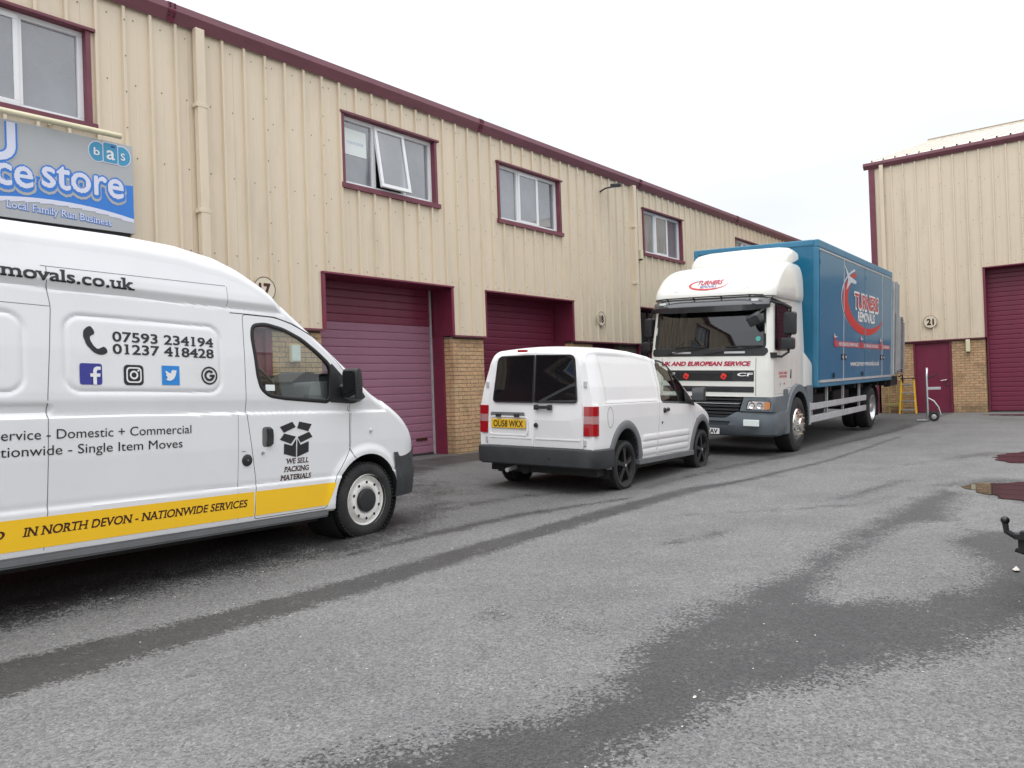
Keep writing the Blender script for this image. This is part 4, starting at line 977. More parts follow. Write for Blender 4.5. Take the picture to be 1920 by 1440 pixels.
# ------------------------------------------------------------------ big white removals van
def maxus():
    T = thing('removals_van', 'long high-roof white removals van with yellow side stripe and phone number lettering', 'van', (4.538, 6.496, .004), (R(.97), R(1.69), R(4.5)))
    Xf, Xr, Yw = .93, -4.75, .97
    zct = [(-4.75, 2.27), (-4.6, 2.37), (-4.0, 2.395), (-3.0, 2.41), (-2.2, 2.44), (-1.8, 2.435), (-1.5, 2.39), (-1.3, 2.315), (-1.1, 2.20), (-.95, 2.095), (-.6, 1.835), (-.3, 1.605), (-.08, 1.44), (.05, 1.36), (.2, 1.295), (.36, 1.22), (.5, 1.14), (.62, 1.05), (.73, .935), (.82, .80), (.88, .66), (.93, .5)]
    zc = lambda x: lerp_tab(zct, x)
    zcs = np.array([zc(x) for x in np.arange(-4.8, 1.0, .01)]); ker = np.hanning(15); ker /= ker.sum(); zcs = np.convolve(np.pad(zcs, 7, mode='edge'), ker, 'valid')
    zc = lambda x: float(np.interp(x, np.arange(-4.8, 1.0, .01), zcs))
    def rr_sdf(x, z, x0, x1, z0, z1, r):
        qx = abs(x - (x0 + x1) / 2) - (x1 - x0) / 2 + r; qz = abs(z - (z0 + z1) / 2) - (z1 - z0) / 2 + r
        return math.hypot(max(qx, 0), max(qz, 0)) + min(max(qx, qz), 0) - r
    def plan(x):
        if x < -.2 and x > -4.5: return 1
        if x <= -4.5: return 1 - .10 * ((-4.5 - x) / .25) ** 2.2
        u = (x + .2) / 1.13; return 1 - .10 * u ** 1.6 - .26 * max(0, (u - .62) / .38) ** 2.2
    def W(x, z):
        w = lerp_tab([(.2, .93), (.33, .962), (.36, .966), (.585, .968), (.6, .958), (.64, .963), (.9, .970), (1.15, .966), (1.162, .965), (1.172, .942), (1.27, .957), (1.32, .956), (1.6, .938), (1.93, .905), (1.975, .900), (1.983, .890), (2.045, .913), (2.1, .905), (2.45, .83), (2.6, .80)], z)
        if x < -1.42:
            d = rr_sdf(x, z, -2.66, -1.53, 1.33, 1.825, .10); w -= .010 * math.exp(-(d / .014) ** 2)
            d = rr_sdf(x, z, -4.4, -2.91, 1.32, 1.81, .10); w -= .010 * math.exp(-(d / .014) ** 2)
            if x < -2.7: d = rr_sdf(x, z, -4.6, -2.74, 1.185, 1.245, .03); w -= .014 * sm(.008, -.012, d)
        if x > -.6 and z < 1.0:                    # flared front wheel arch
            d = math.hypot(x, z - .36); w += .022 * sm(.52, .44, d) * sm(-.6, -.45, x)
        return w * plan(x)
    zb = lambda x: .30 + .24 * sm(.38, .5, x)
    rad = lambda x: lerp_tab([(-4.75, .12), (-1.6, .17), (-1.1, .10), (-.2, .05), (.1, .10), (.6, .12), (.93, .05)], x)
    cam_ = lambda x: lerp_tab([(-4.75, .03), (-4, .065), (-1.6, .075), (-1.1, .12), (-.6, .17), (-.1, .13), (.3, .07), (.93, .03)], x)
    xs = np.concatenate([np.arange(-4.75, -4.45, .05), np.arange(-4.45, -3.1, .03), np.arange(-3.1, -1.4, .012), np.arange(-1.4, .7, .02), np.arange(.7, .931, .015)])
    body = loft_body(xs, zb, zc, W, rad, cam_, nz=150)
    skin = bvh(body)
    # inner cavity of the cab
    Wi = lambda x, z: W(x, z) - .045
    xi = np.arange(-1.9, -.05, .05); cav = loft_body(xi, lambda x: .62, lambda x: zc(x) - .045, Wi, rad, cam_, nz=24)
    body = boolean(body, cav)
    for s in (-1, 1):
        body = boolean(body, cyl_y(0, .36, .415, s * 1.2, s * .52)); body = boolean(body, cyl_y(-3.72, .36, .40, s * 1.2, s * .52))
    sx = lambda x, z: x + 1.12 * (.97 - lerp_tab([(1.2, .955), (1.6, .938), (1.93, .905)], z))
    win = [(-1.29, 1.865), (-1.29, 1.78), (-1.225, 1.47), (-1.19, 1.36), (-1.11, 1.305), (-.95, 1.285), (-.50, 1.255), (-.47, 1.29), (-.455, 1.56), (-.62, 1.68), (-.80, 1.785), (-.99, 1.855), (-1.17, 1.885)]
    win = [(sx(x, z), z) for x, z in win]; winr = roundpoly(win, [.05, .03, .03, .06, .06, .02, .04, .03, .07, .05, .05, .05, .05], 4)
    door = [(-1.385, 1.945), (-1.31, 1.17), (-1.22, .62), (-1.235, .335), (-.50, .335), (-.475, .42), (-.40, .60), (-.225, .83), (-.235, 1.24), (-.235, 1.44), (-.40, 1.615), (-.62, 1.79), (-.90, 1.905), (-1.08, 1.945)]
    door = [(sx(x, z) if z > 1.2 else x, z) for x, z in door]; doorr = roundpoly(door, [.03, .02, .02, .02, .03, .03, .05, .05, .02, .05, .1, .1, .1, .05], 4)
    body = boolean(body, prism_y(winr, -1.3, 1.3))
    # windscreen opening
    body = boolean(body, prism_x(roundpoly([(-.77, 1.50), (.77, 1.50), (.66, 2.02), (-.66, 2.02)], .08), -.78, 1.2))
    dsolid = None
    shell = body
    pris = prism_y(doorr, -1.3, -.80)
    dm = boolean(shell.copy(), pris, 'INTERSECT'); body = boolean(shell, prism_y(grow(doorr, .005), -1.3, -.80))
    body = boolean(body, prism_y(grow(doorr, .005), -.8, .8).copy()) if False else body
    paint(body, 'van_white', 'van_inner', skin); paint(dm, 'van_white', 'van_inner', skin)
    new_obj('body', body, T)
    D = new_obj('door', dm, T)
    F = lambda u, v, o=0: (u, -(W(u, v) + o), v)
    # glass
    patch('pane', grow(winr, .012), .06, lambda u, v: F(u, v, -.012), 'vanglass', D)
    ribbon('window_seal', winr, .034, F, 'seal', D, True, .004)
    patch('side_window', grow(winr, .012), .08, lambda u, v: (u, W(u, v) - .012, v), 'vanglass', T)
    zt = lambda x, y: zc(x) + cam_(x) * (1 - min(1, (abs(y) / (W(x, zc(x) - rad(x)) - rad(x)))) ** 2)
    def xw(y, z):            # x on the windscreen for a given y, z
        lo_, hi_ = -1.3, .2
        for _ in range(24):
            mdl = (lo_ + hi_) / 2
            if zt(mdl, y) > z: lo_ = mdl
            else: hi_ = mdl
        return lo_
    patch('windscreen', roundpoly([(-.78, 1.49), (.78, 1.49), (.67, 2.03), (-.67, 2.03)], .08), .09, lambda u, v: (xw(u, v) - .012, u, v), 'vanglass', T)
    ribbon('windscreen_seal', roundpoly([(-.77, 1.50), (.77, 1.50), (.66, 2.02), (-.66, 2.02)], .08), .04, lambda u, v, o=0: (xw(u, v) + o, u, v + o), 'seal', T)
    # quarter panel behind the mirror
    q = [(-.485, 1.25), (-.20, 1.235), (-.13, 1.255), (-.16, 1.33), (-.30, 1.46), (-.47, 1.60)]
    patch('mirror_mount', roundpoly([(sx(x, z), z) for x, z in q], .03, 3), .06, lambda u, v: F(u, v, .006), 'blackplastic', T)
    ms = MB().prism(roundpoly([(-.16, 1.25), (-.02, 1.245), (.04, 1.27), (-.02, 1.33), (-.20, 1.45), (-.30, 1.40)], .02, 3), lambda u, v: (u - .08, -(W(u - .1, v) - .02), v), lambda u, v: ((u + .0) * .5 - .12, -(W(u, v) + .085), 1.33 + (v - 1.33) * .6)).build('mirror_arm', 'blackplastic', T, smooth=40)
    mr_ = roundpoly([(-.045, -.14), (.035, -.14), (.05, .0), (.035, .13), (-.03, .145), (-.05, .09)], .03, 5)
    mm = MB().prism(mr_, lambda u, v: (u, -.085, v), lambda u, v: (u * .8, .075, v * .95)).build('wing_mirror', 'blackplastic', T, smooth=40, bevel=.016)
    mm.location = (-.315, -1.085, 1.41); mm.rotation_euler = (0, R(-4), R(12))
    MB().prism(roundpoly([(-.065, -.115), (.06, -.115), (.06, .115), (-.065, .115)], .02, 4), lambda u, v: (-.048, u, v), lambda u, v: (-.054, u, v)).build('mirror_glass', 'mirror', mm)
    MB().bar((-.30, -1.05, 1.33), (-.22, -.95, 1.29), .05, .07).build('mirror_stem', 'blackplastic', T)
    # seams
    def seam(pts, w=.006, m='seal', nm='panel_seam'): return ribbon(nm, pts, w, F, m, T, False, .0012)
    seam([(-2.80, 2.125), (-1.46, 2.155)], .004, 'archgrey')
    vx = lambda z: lerp_tab([(.35, -2.79), (.56, -2.77), (1.24, -2.77), (1.31, -2.77), (1.87, -2.74), (1.985, -2.76), (2.125, -2.765)], z)
    seam([(vx(z), z) for z in np.linspace(.34, 2.125, 60)], .005, 'archgrey')
    seam([(-1.39 + (z - .6) * -.002, z) for z in np.linspace(.34, 1.16, 20)], .003, 'archgrey'); seam([(-1.45, z) for z in np.linspace(2.0, 2.15, 8)], .003, 'archgrey')
    seam([(-4.4, 1.875), (vx(1.87), 1.872)], .004, 'archgrey')
    seam([(sx(-1.48, 1.95) - .02, 1.95), (sx(-1.385, 1.95), 1.952), (sx(-1.08, 1.95), 1.952), (sx(-.90, 1.91), 1.912), (sx(-.62, 1.8), 1.797)], .007)
    seam([(-.235, z) for z in np.linspace(.85, 1.22, 12)], .006)
    seam([(-.235, .84), (-.19, .76), (-.165, .745)], .006)
    # yellow stripe with white outline, black sill
    def stripe(x0, x1, xt, nm='side_stripe'):
        n = int((x1 - x0) / .012) + 1; mb = MB(); zz = [.357, .40, .45, .5, .548]
        for i in range(n + 1):
            for j, z in enumerate(zz):
                u = (x0 + (x1 - x0) * i / n); e = xt + (x1 - xt) * (z - .357) / (.548 - .357)
                u = x0 + (e - x0) * i / n
                mb.v.append(F(u, z, .002))
        m_ = len(zz)
        for i in range(n):
            for j in range(m_ - 1): mb.f.append((i * m_ + j, (i + 1) * m_ + j, (i + 1) * m_ + j + 1, i * m_ + j + 1))
        return mb.build(nm, 'yellow', T, smooth=40, recalc=False)
    stripe(-4.6, -1.245, -1.245); stripe(-1.232, -.405, -.49)
    sl = MB().box(-3.25, -.48, -.955, -.80, .255, .33).box(-3.25, -.48, -.965, -.955, .27, .30).build('sill', 'archgrey', T)
    MB().box(-4.7, -.45, -.80, .80, .20, .34).build('underbody', 'chassis', T)
    MB().tube([(-3.2, -.3, .2), (-1.5, -.3, .2), (-.6, -.2, .22)], .04).box(-2.2, -1.2, .1, .7, .18, .3).box(-3.8, -3.65, -.8, .8, .2, .34).build('exhaust_and_axle', 'chassis', T)
    # wheel arch liners
    for cx in (0, -3.72):
        for s in (-1, 1):
            MB().lathe([(.412, 0), (.412, .40)], (cx, s * .53, .36), 'y', 40, s).build('arch_liner', 'chassis', T, smooth=50, recalc=False)
            MB().box(cx - .4, cx + .4, s * .50, s * .52, .31, .76).build('arch_liner', 'chassis', T)
    # front bumper wraps round the corner; bottom lip
    bx = np.linspace(.36, .925, 26); mb = MB(); zz = np.linspace(.34, .765, 9); rows = []
    for i, x in enumerate(bx):
        for z in zz: mb.v.append((x + .012, -(W(x, min(z, .6)) * 1.0 + .018 - .02 * ((z - .55) / .22) ** 2), z))
    m_ = len(zz)
    for i in range(len(bx) - 1):
        for j in range(m_ - 1): mb.f.append((i * m_ + j, (i + 1) * m_ + j, (i + 1) * m_ + j + 1, i * m_ + j + 1))
    nb = len(mb.v); mb.v += [(x, -y, z) for x, y, z in mb.v[:nb]]; mb.f += [tuple(reversed([k + nb for k in f])) for f in mb.f[:]]
    e0 = (len(bx) - 1) * m_
    for j in range(m_ - 1): mb.f.append((e0 + j, nb + e0 + j, nb + e0 + j + 1, e0 + j + 1))
    for i in range(len(bx) - 1):
        mb.f.append((i * m_ + m_ - 1, (i + 1) * m_ + m_ - 1, nb + (i + 1) * m_ + m_ - 1, nb + i * m_ + m_ - 1)); mb.f.append((i * m_, (i + 1) * m_, nb + (i + 1) * m_, nb + i * m_))
    bu = mb.build('front_bumper', 'greyplastic', T, smooth=45)
    MB().box(.70, .90, -.7, .7, .62, .78).build('grille', 'blackplastic', T)
    for s in (-1, 1): MB().prism(roundpoly([(s * .45, .8), (s * .66, .8), (s * .63, .98), (s * .45, .95)], .03, 3), lambda u, v: (.70, u, v), lambda u, v: (.93 - .35 * max(0, v - .74), u, v)).build('headlight', 'clearlens', T, bevel=.01)
    # wheels
    zoff = {0: 0, -3.72: -.09}
    def wheel(cx, s):
        c = (cx, s * .95, .345 + zoff[cx]); wt = bpy.data.objects.new('wheel', None); COL.objects.link(wt); wt.parent = T
        tyre(wt, .35, .21, .232, c, s)
        rm = MB().lathe([(.236, .004), (.240, -.004), (.228, -.018), (.218, -.022), (.206, -.05), (.19, -.045), (.172, -.010), (.150, -.004), (.125, -.010), (.115, -.02), (.0, -.02)], c, 'y', 56, s).build('rim', 'rimwhite', wt, smooth=30)
        hb = MB().lathe([(.108, -.02), (.11, -.004), (.10, .014), (.055, .020), (0, .020)], c, 'y', 36, s).build('hub_cap', 'blackplastic', wt, smooth=40)
        hm = MB()
        for k in range(10):
            a = 2 * PI * k / 10 + .3; hm.lathe([(0, 0), (.014, 0)], (c[0] + .166 * math.cos(a), c[1] + s * -.004, c[2] + .166 * math.sin(a)), 'y', 12, s)
        tag(hm.build('rim_hole', 'darkrecess', wt, recalc=False), kind='stuff')
        if zoff[cx] == 0:
            MB().bar((c[0] + .14, c[1] + s * .0, c[2] + .155), (c[0] + .165, c[1], c[2] + .125), .012, .012).build('balance_weight', 'alu', wt)
    for cx in (0, -3.72):
        for s in (-1, 1): wheel(cx, s)
    # handle, locks, filler, side repeater
    patch('handle_recess', roundpoly([(-1.17, .895), (-1.075, .895), (-1.075, 1.055), (-1.17, 1.055)], .03), .03, lambda u, v: F(u, v, .001), 'archgrey', D)
    MB().prism(roundpoly([(-1.135, .895), (-1.075, .90), (-1.07, .98), (-1.078, 1.05), (-1.13, 1.055), (-1.12, .98)], .02, 4), lambda u, v: F(u, v, .002), lambda u, v: F(-1.10 + (u + 1.10) * .7, .975 + (v - .975) * .85, .028)).build('door_handle', 'blackplastic', D, smooth=40)
    MB().lathe([(0, .012), (.014, .01), (.016, 0)], (-1.165, -.968, .85), 'y', 16, -1).build('lock', 'chrome', D, smooth=30)
    MB().lathe([(0, .014), (.035, .013), (.045, .008), (.048, 0)], (-1.31, -.965, .80), 'y', 32, -1).build('filler_cap', 'blackplastic', T, smooth=30); MB().lathe([(0, .0), (.006, 0)], (-1.31, -.9805, .80), 'y', 12, -1).build('filler_cap_lock', 'chrome', T)
    MB().lathe([(0, .02), (.014, .016), (.02, 0)], (.035, -(W(.035, .99)) - .0, .985), 'y', 20, -1).build('side_repeater', 'clearlens', T, smooth=30)
    # interior
    st = MB().lathe([(.185, -.012), (.20, -.016), (.21, 0), (.20, .016), (.185, .012), (.185, -.012)], (0, 0, 0), 'x', 36).bar((0, -.19, 0), (0, .19, 0), .02, .05).bar((0, 0, 0), (0, 0, -.19), .02, .05, up=(1, 0, 0)).lathe([(0, .02), (.06, .02), (.07, 0)], (0, 0, 0), 'x', 20).build('steering_wheel', 'blackplastic', T, smooth=40)
    st.location = (-.83, -.45, 1.42); st.rotation_euler = (0, R(-38), 0)
    MB().prism(roundpoly([(-.62, 1.1), (-.02, 1.1), (-.05, 1.40), (-.35, 1.44), (-.58, 1.42)], .05), lambda u, v: (u, -.85, v), lambda u, v: (u, .85, v)).build('dashboard', 'interior', T)
    MB().prism(roundpoly([(-.60, 1.42), (-.35, 1.44), (-.30, 1.52), (-.42, 1.53)], .04), lambda u, v: (u, -.60, v), lambda u, v: (u, -.25, v)).build('instrument_hood', 'blackplastic', T)
    for y0, y1 in ((-.72, -.22), (.0, .75)):
        MB().prism(roundpoly([(-1.75, .9), (-1.15, .9), (-1.1, 1.05), (-1.58, 1.10), (-1.72, 1.62), (-1.84, 1.62)], .05), lambda u, v: (u, y0, v), lambda u, v: (u, y1, v)).build('seat', 'seat', T, bevel=.02)
    MB().box(-1.90, -1.86, -.86, .86, .9, 2.25).build('bulkhead', 'roomwall', T)
    flat('window_sticker', rrect(-1.12, -1.03, 1.345, 1.395, .008, 3), lambda u, v, o: F(u, v, -.009), 'paper', D)
    # lettering
    x_ = lambda x, z: sx(x, z) if z > 1.2 else x
    text('web_address', 'removals.co.uk', F, -3.165, 2.035, .975, .082, 'black', T, bold=.022, slab=.05)
    text('phone_number', '07593 234194', F, sx(-2.40, 1.7), 1.672, .765, .066, 'black', T, bold=.028, slab=.05); text('phone_number', '01237 418428', F, sx(-2.39, 1.6), 1.588, .765, .066, 'black', T, bold=.028, slab=.05)
    text('service_lettering', 'Service - Domestic + Commercial', F, -3.08, 1.030, 1.29, .060, 'black', T); text('service_lettering', 'Nationwide - Single Item Moves', F, -3.155, .930, 1.295, .060, 'black', T)
    text('stripe_lettering', 'BASED', F, -3.32, .438, .31, .053, 'brownprint', T, bold=.022, slab=.04, italic=.2); text('stripe_lettering', 'IN NORTH DEVON - NATIONWIDE SERVICES', F, -2.915, .438, 1.61, .055, 'brownprint', T, bold=.03, slab=.075, italic=.2)
    for s, x0, x1, z in (('WE SELL', -.935, -.70, .745), ('PACKING', -.955, -.695, .680), ('MATERIALS', -.99, -.67, .612)): text('door_lettering', s, F, x0, z, x1 - x0, .042, 'brownprint', D, bold=.028, slab=.07, italic=.12)
    # open carton emblem
    e = lambda x, y: (-1.0 + (x - 440) / 180 * .335, 1.09 - (y - 748) / 200 * .295)
    for poly in ([(440, 775), (508, 748), (527, 778), (462, 808)], [(547, 748), (618, 765), (597, 805), (535, 785)], [(440, 845), (463, 812), (528, 832), (500, 872)], [(537, 835), (603, 808), (622, 838), (553, 868)],
                 [(462, 868), (506, 882), (529, 845), (529, 948), (462, 925)], [(535, 845), (553, 880), (600, 862), (600, 922), (535, 948)]): flat('carton_emblem', [e(*p) for p in poly], F, 'black', D, .003)
    # telephone receiver
    ph = [(-2.575, 1.755), (-2.55, 1.765), (-2.525, 1.735), (-2.52, 1.712), (-2.548, 1.697), (-2.548, 1.675), (-2.52, 1.632), (-2.492, 1.612), (-2.478, 1.618), (-2.452, 1.633), (-2.43, 1.615), (-2.425, 1.592), (-2.445, 1.578), (-2.475, 1.574), (-2.515, 1.588), (-2.565, 1.635), (-2.592, 1.692), (-2.594, 1.73)]
    flat('telephone_icon', roundpoly([(sx(x, z), z) for x, z in ph], .012, 3), F, 'black', T)
    S = lambda x, z: (sx(x, z), z)
    x0, z0 = S(-2.60, 1.375)
    flat('social_icon', rrect(x0, x0 + .145, z0, z0 + .14, .018), F, 'navy', T)
    fx = x0 + .10
    flat('social_symbol', [(fx - .015, z0), (fx + .008, z0), (fx + .008, z0 + .052), (fx + .03, z0 + .052), (fx + .033, z0 + .074), (fx + .008, z0 + .074), (fx + .008, z0 + .088), (fx + .014, z0 + .098), (fx + .034, z0 + .098), (fx + .034, z0 + .12), (fx + .008, z0 + .12), (fx - .008, z0 + .112), (fx - .015, z0 + .095), (fx - .015, z0 + .074), (fx - .034, z0 + .074), (fx - .034, z0 + .052), (fx - .015, z0 + .052)], F, 'white', T, .006)
    x0 = S(-2.31, 1.4)[0]; flat('social_icon', rrect(x0, x0 + .14, z0, z0 + .14, .032), F, 'black', T); cx, cz = x0 + .07, z0 + .07
    ringmesh('social_symbol', rrect(cx - .044, cx + .044, cz - .044, cz + .044, .024), rrect(cx - .054, cx + .054, cz - .054, cz + .054, .03), F, 'white', T, .006); ringmesh('social_symbol', circ(cx, cz, .018), circ(cx, cz, .030), F, 'white', T, .006); flat('social_symbol', circ(cx + .031, cz + .031, .007, 12), F, 'white', T, .006)
    x0 = S(-2.035, 1.4)[0]; flat('social_icon', [(x0, z0 + .005), (x0 + .135, z0 + .005), (x0 + .135, z0 + .143), (x0, z0 + .143)], F, 'skyblue', T); bx0, bz0 = x0 + .024, z0 + .035
    bird = [(0, .012), (.02, .014), (.032, .008), (.018, -.002 + .012), (.012, .024), (.022, .022), (.006, .038), (.004, .046), (.014, .044), (.002, .058), (.004, .074), (.022, .06), (.045, .052), (.045, .066), (.058, .08), (.074, .074), (.088, .08), (.082, .068), (.09, .068), (.082, .058), (.08, .04), (.066, .016), (.045, .002), (.022, 0)]
    flat('social_symbol', roundpoly([(bx0 + u, bz0 + v) for u, v in bird], .004, 2), F, 'white', T, .006)
    cx, cz = S(-1.66, 1.455); ringmesh('social_icon', circ(cx, cz, .055, 32), circ(cx, cz, .068, 32), F, 'black', T)
    arc = [(cx + .042 * math.cos(a), cz + .042 * math.sin(a)) for a in np.linspace(R(40), R(355), 26)]; arci = [(cx + .024 * math.cos(a), cz + .024 * math.sin(a)) for a in np.linspace(R(40), R(345), 26)]
    mb = MB()
    for k in range(25): mb.add([F(*arc[k], .003), F(*arc[k + 1], .003), F(*arci[k + 1], .003), F(*arci[k], .003)], [(0, 1, 2, 3)])
    mb.add([F(cx + .002, cz - .01, .003), F(cx + .045, cz - .01, .003), F(cx + .045, cz + .008, .003), F(cx + .002, cz + .008, .003)], [(0, 1, 2, 3)]); mb.build('social_symbol', 'black', T, recalc=False)
    flat('model_lettering', rrect(-1.36, -1.325, .868, .873, .001, 2), F, 'archgrey', T)
    return T
maxus()

# ------------------------------------------------------------------ small white panel van seen from behind
def small_van():
    T = thing('panel_van', 'small white panel van with yellow rear number plate and black alloy wheels', 'van', (8.30, 5.904, .016), (R(1.8), R(.58), R(4.78)))
    zt_ = [(-.78, 1.62), (-.76, 1.69), (-.72, 1.735), (-.64, 1.765), (-.5, 1.778), (0, 1.785), (.5, 1.77), (1.0, 1.725), (1.3, 1.675), (1.5, 1.615), (1.7, 1.51), (1.9, 1.385), (2.1, 1.25), (2.25, 1.15), (2.4, 1.08), (2.7, 1.01), (2.95, .94), (3.15, .86), (3.3, .75), (3.4, .62), (3.45, .5)]
    zc = lambda x: lerp_tab(zt_, x)
    EX = {0: (.39, .47), 2.664: (.39, .45)}
    def plan(x):
        p = 1.0
        if x < -.45: p -= .055 * ((-.45 - x) / .33) ** 2.5
        if x > 2.2: u = (x - 2.2) / 1.25; p -= .08 * u ** 1.5 + .25 * max(0, (u - .6) / .4) ** 2.2
        return p
    def W(x, z):
        w = lerp_tab([(.28, .835), (.36, .855), (.6, .872), (.9, .878), (1.085, .868), (1.10, .858), (1.3, .82), (1.6, .735), (1.75, .68), (1.85, .64)], z)
        if -.55 < x < 1.08 and 1.1 < z < 1.75:      # pressed side panel
            d = max(abs(x - .27) - .76, abs(z - 1.41) - .285); w -= .008 * sm(.012, -.012, d)
        if .42 < x < 2.15:
            for zz, x0 in ((.62, .48), (.525, .46), (.43, .44)):
                t_ = (z - zz) / .045; 
                if abs(t_) < 1: w += .014 * (1 - t_ * t_) ** .6 * sm(x0 - .02, x0 + .05, x) * sm(2.14, 2.05, x) * (0 if .945 < x < .965 else 1)
        return w * plan(x)
    zb = lambda x: lerp_tab([(-.78, .38), (-.4, .30), (3, .28), (3.45, .3)], x)
    rad = lambda x: lerp_tab([(-.78, .04), (-.6, .075), (1.2, .09), (1.7, .06), (2.1, .05), (2.5, .1), (3.2, .12), (3.45, .05)], x)
    cam_ = lambda x: lerp_tab([(-.78, .015), (-.6, .035), (1.2, .05), (1.6, .11), (2.0, .14), (2.3, .08), (3.0, .05), (3.45, .02)], x)
    xs = np.concatenate([[-.78, -.77, -.75, -.73, -.7, -.67], np.arange(-.64, 1.3, .025), np.arange(1.3, 3.0, .025), np.arange(3.0, 3.46, .02)])
    body = loft_body(xs, zb, zc, W, rad, cam_, nz=130)
    S = lambda z: .05 * sm(1.05, 1.75, z)
    for v in body.vertices: v.co.x += S(v.co.z) * max(0, min(1, (-.3 - v.co.x) / .4))
    skin = bvh(body)
    Wi = lambda x, z: W(x, z) - .04
    cav = loft_body(np.arange(.85, 2.5, .05), lambda x: .5, lambda x: zc(x) - .04, Wi, rad, cam_, nz=20); body = boolean(body, cav)
    for cx in (0, 2.664):
        rx, rz = EX[cx]
        for s in (-1, 1): body = boolean(body, prism_y(circ(cx, .31, rx, 40, rz), s * 1.2, s * .50))
    win = [(1.20, 1.63), (1.135, 1.12), (1.15, 1.085), (2.16, 1.045), (2.18, 1.10), (1.99, 1.27), (1.73, 1.49), (1.55, 1.605), (1.42, 1.645), (1.25, 1.66)]
    winr = roundpoly(win, [.04, .03, .03, .03, .03, .05, .05, .05, .05, .03], 4)
    body = boolean(body, prism_y(winr, -1.2, 1.2))
    body = boolean(body, prism_x(roundpoly([(-.66, 1.14), (.66, 1.14), (.54, 1.60), (-.54, 1.60)], .06), 1.45, 3.0))
    door = [(1.12, 1.70), (1.06, 1.10), (.955, .37), (2.13, .335), (2.20, .48), (2.31, .80), (2.36, .98), (2.26, 1.03), (2.0, 1.30), (1.76, 1.51), (1.57, 1.64), (1.40, 1.70)]
    doorr = roundpoly(door, [.05, .03, .02, .03, .05, .05, .02, .02, .05, .08, .08, .08], 3)
    D_me = boolean(body.copy(), prism_y(doorr, -1.2, -.56), 'INTERSECT'); body = boolean(body, prism_y(grow(doorr, .004), -1.2, -.56))
    paint(body, 'van_white2', 'van_inner', skin); paint(D_me, 'van_white2', 'van_inner', skin)
    new_obj('body', body, T); D = new_obj('front_door', D_me, T)
    F = lambda u, v, o=0: (u, -(W(u, v) + o), v)
    patch('pane', grow(winr, .01), .07, lambda u, v: F(u, v, -.01), 'vanglass', D)
    ribbon('window_seal', winr, .03, F, 'seal', D, True, .003)
    ribbon('window_divider', [(1.60, 1.075), (1.66, 1.3), (1.60, 1.60)], .02, lambda u, v, o=0: F(u, v, o - .006), 'seal', D, False, .004) if False else None
    ribbon('window_divider', [(1.74, 1.07), (1.70, 1.30), (1.62, 1.57)], .022, lambda u, v, o=0: F(u, v, o - .006), 'seal', D, False, .004)
    patch('mirror_mount', roundpoly([(1.95, 1.05), (2.34, 1.0), (2.30, 1.06), (2.02, 1.26)], .02, 3), .06, lambda u, v: F(u, v, .004), 'blackplastic', D)
    patch('side_window', grow(winr, .01), .1, lambda u, v: (u, W(u, v) - .01, v), 'vanglass', T)
    zt = lambda x, y: zc(x) + cam_(x) * (1 - min(1, (abs(y) / max(.2, (W(x, zc(x) - rad(x)) - rad(x))))) ** 2)
    def xw(y, z):
        a, b = 1.0, 2.7
        for _ in range(24):
            m_ = (a + b) / 2
            if zt(m_, y) > z: a = m_
            else: b = m_
        return a
    patch('windscreen', roundpoly([(-.67, 1.13), (.67, 1.13), (.55, 1.61), (-.55, 1.61)], .06), .09, lambda u, v: (xw(u, v) - .01, u, v), 'vanglass', T)
    # the back: two doors, tinted windows, lamps
    B = lambda y, z, o=0: (-.78 + S(z) + .25 * max(0, abs(y) - .70) ** 1.5 - o, y, z)
    def panel(nm, poly, m, o0, o1, par=None, sm_=50, step=None):
        mb = MB().prism(poly, lambda u, v: B(u, v, o0), lambda u, v: B(u, v, o1)); return mb.build(nm, m, par or T, smooth=sm_)
    for s in (-1, 1):
        q = roundpoly([(s * .003, .565), (s * .70, .565), (s * .69, 1.0), (s * .66, 1.35), (s * .60, 1.70), (s * .003, 1.735)], [.005, .02, .3, .3, .12, .005], 5)
        inn = [(s * .003 + s * .0, 1.115), (s * .615, 1.115), (s * .555, 1.675), (s * .003, 1.69)]
        bm = sliced(q, .08, lambda u, v: (u, v, 0)); me = bpy.data.meshes.new('rear_door')
        bm.free(); mb = MB().prism(q, lambda u, v: (0.02, u, v), lambda u, v: (-.014, u, v)); me = mb.mesh('rear_door', bevel=.006)
        for v in me.vertices: v.co.x += -.78 + S(v.co.z)
        me.materials.append(M['van_white2']); shade(me, 40); rd = new_obj('rear_door', me, T)
        B2 = lambda y, z, o=0: (-.794 + S(z) - o, y, z)
        wp = roundpoly([(s * .012, 1.115), (s * .615, 1.115), (s * .60, 1.25), (s * .56, 1.685), (s * .012, 1.695)], [.01, .05, .3, .08, .01], 5)
        patch('rear_window', wp, .15, lambda u, v: B2(u, v, .004), 'tint', rd)
        patch('window_backing', grow(wp, -.002), .3, lambda u, v: B2(u, v, .002), 'van_inner', rd)
        ribbon('window_seal', wp, .018, B2, 'seal', rd, True, .006)
        for z in (.60, 1.30): MB().box(-.80 + S(z), -.775 + S(z), s * .70, s * .735, z, z + .07).build('hinge', 'galv', rd, bevel=.004)
